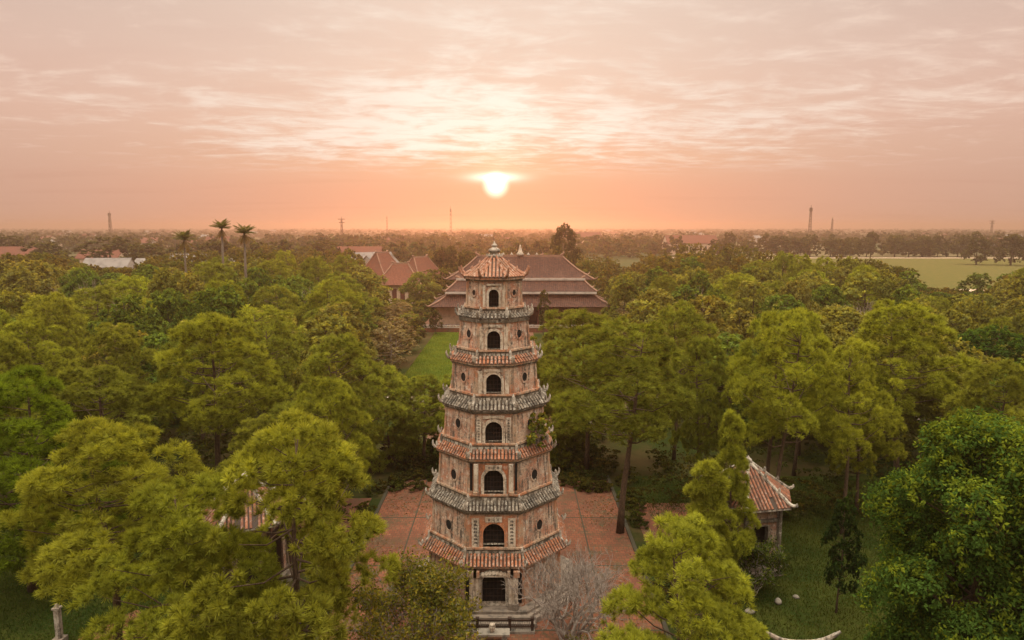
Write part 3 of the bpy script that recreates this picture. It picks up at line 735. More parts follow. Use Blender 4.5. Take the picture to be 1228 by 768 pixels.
# railing in front of the tower door, incense altar and urn, white pillar
rl = thing('railing', 'low iron railing between stone posts in front of the tower door', 'railing', (-1.0, 34.45, 0))
bs = MB(); bs.box((0, 0, .09), (4.5, .28, .18)); bs.build('base_rail', M['stone'], rl)
for z in (.42, .76):
    b = MB(); b.box((0, 0, z), (4.4, .07, .06)); b.build('rail', M['lattice'], rl)
for x in (-2.1, -.88, .88, 2.1):
    b = MB(); b.box((x, 0, .48), (.15, .15, .78)); b.box((x, 0, .89), (.2, .2, .06)); b.build('post', M['lattice'], rl)
b = MB()
for j in range(44): b.box((-2.05 + 4.1 * j / 43, 0, .44), (.032, .032, .58))
b.build('balusters', M['stone'], rl)
wl = thing('terrace_step', 'worn stone step spread before the dark tower door', 'step', (-1.0, 35.1, 0))
b = MB(); b.box((0, .05, .15), (4.7, .62, .30)); b.box((0, .26, .37), (4.3, .34, .16)); b.build('tread', M['step'], wl)
al = thing('stone_altar', 'pale stone altar slab in front of the iron railing', 'altar', (-1.0, 33.7, 0))
b = MB(); b.box((0, 0, .52), (1.75, .62, .10)); b.build('slab', M['stone'], al)
for s in (-1, 1): b = MB(); b.box((s * .6, 0, .235), (.3, .45, .47)); b.build('leg', M['stone'], al)
b = MB(); b.lathe([(.10, 0), (.13, .03), (.09, .08), (.17, .2), (.18, .3), (.12, .36), (.15, .4), (.15, .43)], 12)
u = b.build('incense_urn', M['lime'], None, True); u.location = (-1.05, 33.7, .57); tag(u, 'small pale incense urn standing on the stone altar', 'urn')
pp = thing('pillar', 'weathered white pillar standing alone on the dark grass, far left', 'pillar', (-24.0, 33.6, 0))
b = MB(); b.box((0, 0, .15), (.55, .55, .3)); b.build('base', M['step'], pp)
b = MB(); b.box((0, 0, 1.1), (.26, .26, 1.6)); b.build('shaft', M['ridge'], pp)
b = MB(); b.box((0, 0, 1.97), (.36, .36, .10)); b.box((0, 0, 2.11), (.24, .24, .18), taper=.4); b.build('cap', M['ridge'], pp)

def low_wall(x0, x1, y, label):
    t = thing('low_wall', label, 'wall', ((x0 + x1) / 2, y, 0)); L = x1 - x0
    b = MB(); b.box((0, 0, .5), (L, .3, 1.0)); b.build('brickwork', M['wall_pink'], t)
    b = MB(); b.box((0, 0, 1.06), (L + .1, .42, .12)); b.build('coping', M['lime'], t)
    n = max(2, round(L / 3.2))
    for i in range(n + 1):
        b = MB(); b.box((-L / 2 + L * i / n, 0, .7), (.45, .45, 1.4)); b.box((-L / 2 + L * i / n, 0, 1.48), (.6, .6, .16)); b.build('pier', M['lime'], t)
low_wall(4.6, 17.5, 80, 'low white capped brick wall behind the pines right of the tower')
low_wall(-21, -9.4, 80, 'low white capped brick wall behind the pines left of the tower')
low_wall(5.6, 15, 71, 'nearer low white capped wall right of the tower')
# stone lumps on the right lawn
for i, (x, y, s, lb) in enumerate([(13.6, 36.4, .30, 'pale squat boulder on the lawn below the right pavilion'), (15.6, 37.4, .26, 'small upright stone on the lawn below the right pavilion'), (16.9, 38.0, .2, 'rounded pale stone on the lawn, rightmost of three')]):
    b = MB(); rr = random.Random(i); prof = [(s * q * rr.uniform(.9, 1.1), s * z) for q, z in ((.7, 0), (1, .25), (.95, .55), (.6, .9), (.15, 1.05))]
    b.lathe(prof, 9); o = b.build('stone', M['stone'], None, True); o.location = (x, y, .01); o.rotation_euler = (0, 0, i * 1.3); o.scale = (1, .75, .9 + .3 * (i == 1)); tag(o, lb, 'stone')
# ------------------------------------------------------------------ the temple halls behind
def roof_mat(name, A, B):
    m, g, b = mat(name); co = obj_co(g); uv = uv_co(g)
    u, v, _ = g.sep(uv)
    rows = g.m('SINE', g.m('MULTIPLY', u, 2 * PI / .42)); n = g.noise(co, 2.2, 6, 0.7); n1 = g.noise(co, .35, 4, .6)
    sp = g.noise(g.comb(g.m('MULTIPLY', u, 2.4), g.m('MULTIPLY', v, 3.5), 0), 1.0, 2, .5)
    c = g.mix(g.smooth(g.m('ADD', g.m('MULTIPLY', n, .6), g.m('MULTIPLY', sp, .5)), .38, .68), A, B)
    c = g.mix(g.m('MULTIPLY', g.smooth(n1, .48, .65), .4), c, (.09, .045, .03))
    g.put(b.inputs['Base Color'], c); bump(g, b, g.m('ADD', g.m('MULTIPLY', rows, .5), n), .7, .06); return m
M['hall_roof'] = roof_mat('brown_tile_roof', (.080, .029, .016), (.026, .011, .008))
M['house_roof'] = roof_mat('orange_tile_roof', (.175, .056, .030), (.105, .036, .021))
M['cream'] = plain('cream_limewash', (.60, .42, .30), .35, 1.0)
M['white'] = plain('pale_render', (.44, .37, .32), .4, 1.0)
M['hip'] = plain('brown_ridge_mortar', (.27, .15, .10), .5, 1.0)
M['timber'] = plain('dark_red_timber', (.12, .035, .02), .4, 2)
M['tin'] = plain('grey_sheet_roof', (.20, .175, .16), .5, .3)
M['pane'] = plain('dark_glass', (.03, .03, .032), .2, 2, .2)

def hip_roof(b, w0, d0, z0, w1, d1, z1, m=0, curve=0.0, cy=0.0):
    """four curved slopes from eave rectangle (half sizes w0, d0) to top rectangle (w1, d1)"""
    N = 4
    lv = []
    for q in range(N + 1):
        f = q / N; ff = f - curve * math.sin(PI * f)
        lv.append((w0 + (w1 - w0) * f, d0 + (d1 - d0) * f, z0 + (z1 - z0) * ff))
    for (wa, da, za), (wb, db, zb) in zip(lv[:-1], lv[1:]):
        for s in range(4):
            ca = [(-wa, cy - da, za), (wa, cy - da, za), (wa, cy + da, za), (-wa, cy + da, za)]; cb = [(-wb, cy - db, zb), (wb, cy - db, zb), (wb, cy + db, zb), (-wb, cy + db, zb)]
            b.quad(ca[s], ca[(s + 1) % 4], cb[(s + 1) % 4], cb[s], m)
    return lv
def ridges(parent, lv, cy, r=.22, top=True, horn=1.0, m=None):
    """hip ridges with upturned ends and the top ridge"""
    m = m or M['ridge']
    for sx in (-1, 1):
        for sy in (-1, 1):
            h = MB(); pts = [(sx * w, cy + sy * d, z + .12) for w, d, z in lv[::-1]]
            x, y, z = pts[-1]; dx, dy = sx * .5 * horn, sy * .5 * horn
            pts += [(x + dx, y + dy, z + .25 * horn), (x + dx * 1.7, y + dy * 1.7, z + .8 * horn)]
            h.tube(pts, [r] * (len(pts) - 2) + [r * .9, r * .3], 6); h.build('hip_ridge', m, parent)
    if top:
        w, d, z = lv[-1]
        h = MB(); h.box((0, cy, z + .2), (2 * w + .3, .35, .5))
        for s in (-1, 1):
            h.tube([(s * (w - .5), cy, z + .35), (s * (w + .1), cy, z + .7), (s * (w + .35), cy, z + 1.15 * horn), (s * (w + .1), cy, z + 1.5 * horn)], [.22, .28, .24, .07], 7)
        h.build('ridge', m, parent)

TX, TY = 1.9, 149.0
main = thing('temple_hall', 'wide main temple hall with stacked brown tiled roofs directly behind the tower', 'temple', (TX, TY, 0))
b = MB(); b.box((0, 2, .45), (42, 20, .9)); b.build('terrace', M['paving'], main)
b = MB(); b.box((0, -7.9, 1.05), (41, .18, .26)); b.box((0, -7.9, 1.45), (41.2, .26, .12))
for i in range(60): b.box((-20.4 + 40.8 * i / 59, -7.9, 1.25), (.22, .2, .34))
b.build('balustrade', M['white'], main)
b = MB(); b.box((-14.6, -2.0, 3.0), (7.2, .4, 4.3)); b.box((15.8, -2.0, 3.0), (6.6, .4, 4.3)); b.box((0, 9, 3.0), (38, .4, 4.3)); b.box((-18.1, 3.4, 3.0), (.3, 10.6, 4.3)); b.box((19, 3.4, 3.0), (.3, 10.6, 4.3)); b.build('wall', M['cream'], main)
b = MB(); b.box((.8, 1.5, 3.0), (23.4, .3, 4.3)); b.build('door_screen', M['timber'], main)
for i in range(9):
    b = MB(); x = -10.4 + 22.6 * i / 8; b.tube([(x, -3.6, .9), (x, -3.6, 5.0)], .24, 10); b.box((x, -3.6, 1.0), (.7, .7, .2)); b.build('column', M['timber'], main)
b = MB(); lv = hip_roof(b, 19.6, 7.6, 5.05, 15.4, 3.6, 7.5, 0, .10, 2.0); b.box((0, 2.0, 4.98), (38.8, 14.8, .12), 1)
ro = b.build('lower_roof', [M['hall_roof'], M['timber']], main); ridges(ro, lv, 2.0, .17, False, .7, M['hip'])
b = MB(); b.box((0, 2.0, 7.72), (31.2, 7.6, .6)); b.box((0, -2.75, 7.72), (32.6, .34, .42)); b.build('frieze', M['white'], main)
b = MB(); b.box((0, 1.2, 10.35), (28.4, .34, .45)); b.build('ridge_band', M['white'], main)
b = MB(); lv = hip_roof(b, 16.4, 4.6, 8.02, 13.9, .5, 10.2, 0, .08, 2.0)
ro = b.build('upper_roof', [M['hall_roof']], main); ridges(ro, lv, 2.0, .17, True, .7, M['hip'])
rear = thing('temple_hall', 'tall rear temple hall whose brown roof rises above the main hall', 'temple', (TX, TY + 16, 0))
b = MB(); b.box((0, 2, 4.5), (30, 12, 9.0)); b.build('wall', M['cream'], rear)
b = MB(); lv = hip_roof(b, 17.4, 7.6, 9.6, 10.4, .5, 14.6, 0, .10, 2.0); b.box((0, 2, 9.5), (34, 14.6, .15), 1)
ro = b.build('roof', [M['hall_roof'], M['timber']], rear); ridges(ro, lv, 2.0, .18, True, .9, M['hip'])
b = MB(); b.lathe([(.8, 14.9), (.9, 15.3), (.5, 15.8), (.4, 16.3), (.25, 16.9), (.05, 17.5)], 10, 0, (.1, 2)); b.build('ridge_ornament', M['lime'], rear, True)
back = thing('temple_hall', 'distant temple hall with a notched ornamental ridge beyond the rear hall', 'temple', (2.4, 205, 0))
b = MB(); b.box((0, 0, 4), (17, 9, 8)); b.build('wall', M['cream'], back)
b = MB(); lv = hip_roof(b, 10.4, 6.4, 8.2, 6.6, .5, 13.0, 0, .1); b.box((0, 0, 8.1), (20, 12, .15)); ro = b.build('roof', [M['hall_roof']], back); ridges(ro, lv, 0, .2, True, .8, M['hip'])
b = MB()
for i in range(5): b.lathe([(.4, 13.2), (.5, 13.6), (.25, 13.9), (.06, 14.2 + .6 * (i == 2))], 8, 0, (-5 + 2.5 * i, 0))
b.build('ridge_ornament', M['ridge'], back, True)

def gable_hall(loc, rz, L, D, zw, zr, label, name='monks_hall', gx=False):
    t = thing(name, label, 'hall', (*loc, 0), rz)
    b = MB(); b.box((0, 0, zw / 2), (L - 1.6, D - 1.6, zw)); b.build('wall', M['cream'], t)
    for i in range(max(3, round(L / 3.2))):
        n = max(3, round(L / 3.2)); x = -L / 2 + 1.6 + (L - 3.2) * (i + .5) / n
        b = MB(); b.box((x, -D / 2 + .78, zw * .42), (1.3, .1, zw * .7)); b.build('door' if i % 2 == 0 else 'window', M['timber'], t)
    b = MB(); lv = hip_roof(b, L / 2 + .5, D / 2 + .5, zw - .15, L / 2 - D * .36, .35, zr, 0, .06); b.box((0, 0, zw - .2), (L + .6, D + .6, .12))
    ro = b.build('roof', M['house_roof'], t); ridges(ro, lv, 0, .18, True, .6, M['hip']); return t
gable_hall((-32.6, 200), 0.0, 12.5, 11, 5.5, 11.0, 'cream walled monks hall with hipped orange roof left of the tower, nearest of three')
gable_hall((-29.0, 216), 1.1, 14, 9, 6, 12.2, 'orange roofed hall turned edgeways behind the nearest monks hall')
gable_hall((-43.0, 226), 1.25, 14, 9, 6.5, 13.2, 'steep orange roofed hall at the left end of the monks halls')
# ------------------------------------------------------------------ trees: foliage builders
def unit(a): return a / np.maximum(np.linalg.norm(a, axis=-1, keepdims=True), 1e-9)
def lobes_for(rng, H, R, cb, n, flat=0.75, kind='pine'):
    """centres and radii of the crown's lobes, limbs reach each of them"""
    out = []
    ga = rng.uniform(0, 6.28)
    for i in range(n):
        f = (i + .5) / n
        h = cb + (1 - cb) * (0.04 + 0.96 * f ** .85)
        u = (h - cb) / (1 - cb)
        if kind == 'pine': prof = (min(1, .45 + 1.5 * u) if u < .37 else 1.0 - .74 * ((u - .37) / .63) ** 1.7) * rng.uniform(.78, 1.18)
        elif kind == 'cone': prof = 1.0 - .88 * u
        elif kind == 'oval': prof = max(.12, math.sqrt(max(0.0, 1 - (2 * u - .85) ** 2 * .78)))
        else: prof = max(.10, math.sqrt(max(0.0, 1 - max(0, (u - .3) / .72) ** 2)) * min(1, .6 + 1.4 * u))
        a = ga + i * 2.39996 + rng.uniform(-.5, .5)
        rr = R * prof * math.sqrt(rng.uniform(.15, 1.0)) * rng.uniform(.74, .98)
        lr = R * rng.uniform(.20, .37) * (1.0 - .40 * u if kind in ('pine', 'cone') else 1.0 - .15 * u)
        out.append((np.array([rr * math.cos(a), rr * math.sin(a), H * h - lr * flat * (0.55 + .45 * u)]), lr, u))
    return out
def sphere_pts(rng, n): return unit(rng.normal(size=(n, 3)))

def wood(b, rng, H, R, lobes, r0, lean, cb, limbs=True):
    top = H * .93
    N = 9; pts = []; ph = rng.uniform(0, 6.28)
    for i in range(N):
        f = i / (N - 1); pts.append((lean[0] * f * f + .012 * H * math.sin(ph + f * 5), lean[1] * f * f + .012 * H * math.cos(ph * 2 + f * 4), top * f))
    r0 = r0 * .8
    b.tube(pts, [r0 * (1.25 if i == 0 else 1) * (1 - .86 * (i / (N - 1)) ** 1.2) for i in range(N)], 8)
    P = np.array(pts)
    def at(z):
        return np.array([np.interp(z, P[:, 2], P[:, 0]), np.interp(z, P[:, 2], P[:, 1]), z])
    if limbs:
        for c, lr, u in lobes:
            d = math.hypot(c[0], c[1]); z0 = max(H * cb * .75, min(c[2] - .35 * d, top * .93)); s = at(z0)
            mid = (s + c) / 2 + np.array([0, 0, -.12 * d]) + rng.normal(size=3) * .08 * lr
            rr = r0 * (.42 - .25 * u)
            b.tube([s, s * .6 + mid * .4, mid, c], [rr, rr * .85, rr * .65, rr * .28], 5, 0, False)
    return at

def pine_arrays(seed, H, R, cb, nl, ppl, npn, pr, nw, kind='pine', tip=(1.55, 1.52, 1.0), holes=()):
    rng = np.random.default_rng(seed); lobes = lobes_for(rng, H, R, cb, nl, .75, kind)
    Cn, Dn, Rn, Tn = [], [], [], []
    for c, lr, u in lobes:
        n = max(4, int(ppl * (lr / (R * .28)) ** 2))
        d = sphere_pts(rng, n * 3); outv = np.array([c[0], c[1], 0]); outv = outv / (np.linalg.norm(outv) + 1e-6)
        sc_ = d[:, 2] * .75 + (d @ outv) * .5 + rng.uniform(-.35, .35, len(d))
        d = d[np.argsort(-sc_)[:n]]
        pos = c + d * lr * rng.uniform(.72, 1.12, (n, 1)) * np.array([1, 1, .78])
        Cn.append(pos); Dn.append(unit(d + np.array([0, 0, .55]) + outv * .25)); Rn.append(pr * rng.uniform(.75, 1.25, n))
        base = rng.uniform(.72, 1.22, (n, 1)) * np.ones((n, 3)); lobe_t = rng.uniform(.85, 1.15)
        yel = rng.uniform(0, 1, (n, 1)); base = base * lobe_t * (1 + (np.array(tip) - 1) * yel * .6); Tn.append(base)
    Cn = np.concatenate(Cn); Dn = np.concatenate(Dn); Rn = np.concatenate(Rn); Tn = np.concatenate(Tn)
    for hp, hd, hr in holes:                           # natural windows through the crown
        hd = unit(np.array(hd, float)); q = Cn - np.array(hp, float); q = q - (q @ hd)[:, None] * hd
        kk = np.linalg.norm(q * np.array([.8, .8, 1.1]), axis=1) > hr; Cn, Dn, Rn, Tn = Cn[kk], Dn[kk], Rn[kk], Tn[kk]
    n = len(Cn); c = np.repeat(Cn, npn, 0); d0 = np.repeat(Dn, npn, 0); r = np.repeat(Rn, npn)[:, None]
    d = unit(d0 * .55 + rng.normal(size=(n * npn, 3)) * .66)
    base = c + d * r * .08; tip_ = c + d * r * rng.uniform(.75, 1.15, (n * npn, 1)) + np.array([0, 0, 1]) * r * .06
    side = unit(np.cross(d, rng.normal(size=d.shape))) * nw * .5
    V = np.stack([base - side, base + side, tip_ + side * .35, tip_ - side * .35], 1).reshape(-1, 3)
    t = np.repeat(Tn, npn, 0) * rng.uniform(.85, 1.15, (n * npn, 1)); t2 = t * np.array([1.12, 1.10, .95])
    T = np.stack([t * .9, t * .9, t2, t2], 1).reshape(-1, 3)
    return V, np.arange(len(V)).reshape(-1, 4), T, lobes, rng

def leaf_arrays(rng, pos, nrm, size, tint):
    n = len(pos); a = unit(np.cross(nrm, rng.normal(size=(n, 3)))); bb = np.cross(nrm, a)
    s = size[:, None]
    V = np.stack([pos - a * s, pos + bb * s * .45 - a * s * .1, pos + a * s, pos - bb * s * .45 - a * s * .1], 1).reshape(-1, 3)
    return V, np.arange(len(V)).reshape(-1, 4), np.repeat(tint, 4, 0)

def broad_arrays(seed, H, R, cb, nl, sprays, lps, ls, kind='dome', tip=(1.5, 1.35, .8), flat=.8, tipf=.45):
    rng = np.random.default_rng(seed); lobes = lobes_for(rng, H, R, cb, nl, flat, kind)
    PP, NN, SS, TT = [], [], [], []
    for c, lr, u in lobes:
        n = max(5, int(sprays * (lr / (R * .3)) ** 2))
        d = sphere_pts(rng, n * 2); outv = np.array([c[0], c[1], 0]); outv = outv / (np.linalg.norm(outv) + 1e-6)
        d = d[np.argsort(-(d[:, 2] * .7 + (d @ outv) * .45 + rng.uniform(-.4, .4, len(d))))[:n]]
        rad = lr * (1.0 - .45 * rng.uniform(0, 1, (n, 1)) ** 2.2) * rng.uniform(.9, 1.14, (n, 1))
        sp = c + d * rad * np.array([1, 1, flat])
        lt = rng.uniform(.82, 1.18); st = rng.uniform(.70, 1.25, (n, 1)) * lt
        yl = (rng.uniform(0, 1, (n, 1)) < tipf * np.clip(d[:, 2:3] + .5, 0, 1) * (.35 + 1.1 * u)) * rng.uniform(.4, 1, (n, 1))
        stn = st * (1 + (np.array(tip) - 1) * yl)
        p = np.repeat(sp, lps, 0) + rng.normal(size=(n * lps, 3)) * lr * .105
        nr = unit(np.repeat(d, lps, 0) * .5 + np.array([0, 0, .55]) + rng.normal(size=(n * lps, 3)) * .55)
        PP.append(p); NN.append(nr); SS.append(ls * rng.uniform(.6, 1.25, n * lps)); TT.append(np.repeat(stn, lps, 0) * rng.uniform(.82, 1.18, (n * lps, 1)))
    V, F, T = leaf_arrays(rng, np.concatenate(PP), np.concatenate(NN), np.concatenate(SS), np.concatenate(TT))
    return V, F, T, lobes, rng

PROTO = {}
def proto(key, arrays, H, R, cb, r0, lean, bark, leafm, limbs=True):
    V, F, T, lobes, rng = arrays
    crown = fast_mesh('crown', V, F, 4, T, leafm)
    b = MB(); wood(b, rng, H, R, lobes, r0, lean, cb, limbs); o = b.build('trunk', bark); tm = o.data; bpy.data.objects.remove(o)
    tm.polygons.foreach_set('use_smooth', [True] * len(tm.polygons))
    PROTO[key] = (crown, tm, H, R)

COL = {'pine': (.188, .198, .030), 'pine_dark': (.065, .10, .010), 'pine_olive': (.154, .162, .030), 'olive': (.150, .148, .034), 'deep': (.045, .080, .014),
       'green': (.092, .124, .024), 'brown': (.158, .142, .038), 'pinkish': (.19, .14, .07), 'dusk': (.06, .055, .018)}
def put_tree(key, name, label, cat, x, y, H, R, col, rz=None, group=None, z=0.0):
    crown, tm, h0, r0 = PROTO[key]; rr = random.Random(int(x * 131 + y * 17))
    t = thing(name, label, cat, (x, y, z), rr.uniform(0, 6.28) if rz is None else rz, group)
    q_ = rr.uniform(.86, 1.16); s = (R / r0 * q_, R / r0 / q_, H / h0)
    k = link('trunk', tm, t); k.scale = s; c = link('crown', crown, t); c.scale = s
    v = rr.uniform(.88, 1.12); cc = COL[col] if isinstance(col, str) else col
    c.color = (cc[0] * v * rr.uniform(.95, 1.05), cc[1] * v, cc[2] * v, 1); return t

# near kinds: many fine needles / leaves
for i in range(4):
    proto(f'pine{i}', pine_arrays(11 + i, 13.5, 4.2, .36, 46, 46, 62, .31, .028), 13.5, 4.2, .36, .24, (.5 * (-1) ** i, .3), M['bark'], M['needle'])
for i in range(2):
    proto(f'tallpine{i}', pine_arrays(31 + i, 15.8, 4.2, .44, 36, 40, 58, .34, .031), 15.8, 4.2, .44, .25, (.9 * (-1) ** i, -.4), M['bark'], M['needle'])
for i in range(2): proto(f'fullpine{i}', pine_arrays(47 + i, 12.5, 4.2, (.17, .32)[i], (58, 50)[i], 46, 60, .31, .028), 12.5, 4.2, (.17, .32)[i], .22, (.4, -.3 * i), M['bark'], M['needle'])
proto('bushpine', pine_arrays(45, 9, 3.8, .06, 52, 40, 48, .36, .036), 9, 3.8, .08, .16, (.2, .1), M['bark'], M['needle'])
proto('conepine', pine_arrays(41, 10.5, 2.3, .22, 40, 40, 54, .26, .026, 'cone'), 10.5, 2.3, .22, .14, (.1, .1), M['bark'], M['needle'])
proto('hollowpine', pine_arrays(12, 13.5, 4.2, .30, 52, 46, 62, .31, .028, holes=[((-1.75, 0, 8.8), (-.40, 1, -.44), .62), ((-2.4, 0, 7.9), (-.40, 1, -.44), .5)]), 13.5, 4.2, .30, .24, (.4, .3), M['bark'], M['needle'])
proto('bigbroad', broad_arrays(51, 14.2, 5.2, .18, 60, 150, 17, .105, 'dome', (3.0, 2.0, .9), .7, .42), 14.2, 5.2, .18, .34, (.2, .1), M['bark'], M['leaf'])
# middle distance: fewer, larger leaves
for i in range(6):
    proto(f'broad{i}', broad_arrays(61 + i, 12, 4.6, (.25, .18, .35)[i % 3], 34 + 3 * i, 34, 9, .24, ('dome', 'oval', 'pine')[i % 3], flat=(.8, .65, .72)[i % 3]), 12, 4.6, .25, .25, (.4, -.3 * (-1) ** i), M['bark'], M['leaf'])
for i in range(3):
    proto(f'mpine{i}', pine_arrays(71 + i, 13.5, 4.4, .38, 38, 30, 26, .42, .062), 13.5, 4.4, .38, .22, (.3 * (-1) ** i, .3), M['bark'], M['needle'])
for i in range(2):
    proto(f'oval{i}', broad_arrays(81 + i, 12, 3.2, .2, 30, 30, 8, .24, 'oval'), 12, 3.2, .2, .2, (.2, .1), M['bark'], M['leaf'])
proto('paleoval', broad_arrays(86, 12, 3.4, .25, 30, 26, 7, .22, 'oval', (1.3, 1.25, .9)), 12, 3.4, .25, .2, (.3, .1), M['pale_bark'], M['leaf'])
for i in range(3):
    proto(f'far{i}', broad_arrays(91 + i, 11, 5, .12, 26, 16, 6, .5), 11, 5, .12, .3, (.3, .2), M['bark'], M['leaf'], False)
# ------------------------------------------------------------------ trees: the ones that can be told apart
P = 'tall_pine'
NEAR = [
 ('hollowpine', 'pine_tree', 'large yellow-green pine wrapping the left pavilion, fullest crown at bottom left', -9.6, 28.2, 13.7, 5.15, 'pine'),
 ('fullpine0', 'pine_tree', 'small bushy pine pressed against the left side of the largest bottom left pine', -13.6, 27.0, 11.7, 3.9, 'pine'),
 ('fullpine1', 'pine_tree', 'spreading olive pine over the dark grass, second from the left edge', -20.6, 33, 12.3, 4.5, 'pine'),
 ('fullpine0', 'pine_tree', 'greener pine cut by the left edge of the picture, above the dark grass', -29.0, 39, 13.6, 5.4, (.095, .125, .012)),
 ('pine1', 'pine_tree', 'round-topped pine behind the spreading olive pine, left of centre', -24.4, 55, 14.8, 5.8, 'pine'),
 ('pine0', 'pine_tree', 'small olive pine between the left edge pine and the round-topped pine', -36.0, 61, 13.2, 4.4, 'pine_olive'),
 ('pine3', 'pine_tree', 'broad dim pine just left of the courtyard behind the largest pine', -13.6, 52, 13.6, 5.4, 'pine_olive'),
 ('pine2', 'pine_tree', 'pine at the left picture edge, behind the greener one', -46.0, 64, 13.2, 4.8, 'pine'),
 ('tallpine0', 'pine_tree', 'tall pine with bare dark trunk on the right edge of the courtyard', 8.0, 47.0, 15.5, 5.0, 'pine_olive'),
 ('pine1', 'pine_tree', 'olive pine crowding close behind the tower on its right', 6.6, 59.5, 14.4, 5.0, 'pine_olive'),
 ('tallpine1', 'pine_tree', 'tall thin-trunked pine rising behind the right pavilion', 18.9, 46.5, 16.2, 4.0, 'pine'),
 ('tallpine0', 'pine_tree', 'widest tall pine on the right, its crown above the leafy broad tree', 32.6, 56, 15.9, 5.8, 'pine'),
 ('conepine', 'pine_tree', 'pointed young pine left of the right pavilion', 10.2, 34.0, 9.9, 2.5, 'pine'),
 ('pine3', 'pine_tree', 'bright bushy pine at the bottom just right of the tower', 6.6, 24.6, 10.9, 3.5, 'pine'),
 ('conepine', 'pine_tree', 'slim pointed pine standing directly in front of the right pavilion', 13.1, 39.4, 11.0, 2.1, 'pine'),
 ('bigbroad', 'broadleaf_tree', 'huge deep green leafy tree with yellow tips in the bottom right corner', 19.9, 27.4, 14.2, 5.1, 'deep'),
 ('pine2', 'pine_tree', 'low drooping pine crown between the right pavilion and the deep green tree', 26.4, 50, 10.4, 3.0, 'pine'),
 ('oval0', 'broadleaf_tree', 'slim dark sapling on the lawn left of the deep green tree', 18.6, 36.4, 7.0, 1.1, (.022, .036, .010)),
 ('broad1', 'broadleaf_tree', 'dark green dome tree at the right edge above the deep green tree', 52.0, 73, 11.3, 5.2, 'deep'),
 ('tallpine1', 'pine_tree', 'thin pine with a long bare trunk on the lawn right of the right pavilion', 23.6, 46.5, 14.2, 3.4, 'pine'),
 ('tallpine0', 'pine_tree', 'tall pine with visible trunk at the rear edge of the right lawn', 20.6, 52.5, 15.4, 3.8, 'pine'),
 ('pine0', 'pine_tree', 'pine between the two tallest pines on the right', 25.0, 58, 14.8, 3.8, 'pine'),
 ('pine1', 'pine_tree', 'low bushy pine at the back right corner of the courtyard', 10.2, 58, 10.0, 3.6, 'pine_olive'),
 ('bushpine', 'pine_tree', 'low full pine touching the back left corner of the courtyard', -11.6, 61.5, 9.0, 4.0, 'pine_olive'),
 ('bushpine', 'pine_tree', 'low full pine just behind the tower on its left', -5.4, 63.5, 8.0, 3.4, 'pine_olive'),
 ('bushpine', 'pine_tree', 'low full pine just behind the tower on its right', 4.2, 62.5, 9.6, 3.8, 'pine_olive'),
 ('tallpine1', 'pine_tree', 'tall pine overlapping the tower edge on its right, furthest back', 5.4, 68, 13.6, 4.6, 'pine_olive'),
 ('mpine1', 'pine_tree', 'pine filling the gap right of the bare-trunked courtyard pine', 15.2, 62, 15.0, 4.0, 'pine_olive'),
 ('pine2', 'pine_tree', 'dim pine standing nearest the tower on its left, behind the courtyard', -8.0, 60, 8.6, 3.8, 'pine_olive'),
 ('pine3', 'pine_tree', 'low pine with dark shade under it beside the left courtyard edge', -17.6, 46, 8.8, 3.2, 'pine_olive'),
]
taken = []
for key, nm, lb, x, y, H, R, col in NEAR:
    put_tree(key, nm, lb, 'tree', x, y, H, R, col, rz=0.0 if key == 'hollowpine' else None); taken.append((x, y, R))

def palm(x, y, H, r, label, seed):
    t = thing('palm_tree', label, 'palm', (x, y, 0)); rr = random.Random(seed)
    b = MB(); b.tube([(0, 0, 0), (.1, .05, H * .3), (-.1, .1, H * .65), (.05, 0, H - r * .55)], [.30, .25, .23, .17], 8); b.build('trunk', M['palm_bark'], t, True)
    V, T = [], []; rng = np.random.default_rng(seed); top = np.array([.05, 0, H - r * .55])
    for i in range(34):
        a = i * 2.4; dead = i >= 28; el = rng.uniform(-1.3, -.5) if dead else rng.uniform(.25, 1.5) ; L = r * rng.uniform(.85, 1.15)
        hd = np.array([math.cos(a), math.sin(a), 0]); p = top.copy(); prev = None; e = el
        for q in range(9):
            d = hd * math.cos(e) + np.array([0, 0, math.sin(e)]); nx = p + d * L / 9; sd = np.cross(d, [0, 0, 1]); sd /= np.linalg.norm(sd) + 1e-6
            wl = r * .26 * math.sin(PI * (q + .8) / 9.6)
            for s in (-1, 1):
                for h in (0, .5):
                    o = p + (nx - p) * h; tip = o + sd * s * wl + d * wl * .6 + np.array([0, 0, -wl * .45])
                    V += [o, o + (nx - p) * .42, tip + (nx - p) * .1, tip]; T += [[1.5, 1.0, 1.2] if dead else [1, 1, 1]] * 4
            p = nx; e -= .02 if dead else .10
    V = np.array(V); T = np.array(T) * rng.uniform(.8, 1.2, (len(V) // 4, 1)).repeat(4, 0)
    c = link('crown', fast_mesh('fronds', V, np.arange(len(V)).reshape(-1, 4), 4, T, M['leaf']), t); c.color = (.085, .08, .022, 1)
palm(-44.8, 115, 21.9, 2.15, 'tallest pale-trunked palm standing in front of the left forest', 1)
palm(-54.0, 128, 22.7, 2.15, 'slender palm just left of the tallest palm', 2)
palm(-71.6, 150, 20.4, 2.7, 'lower palm, leftmost of the three in the left forest', 4)

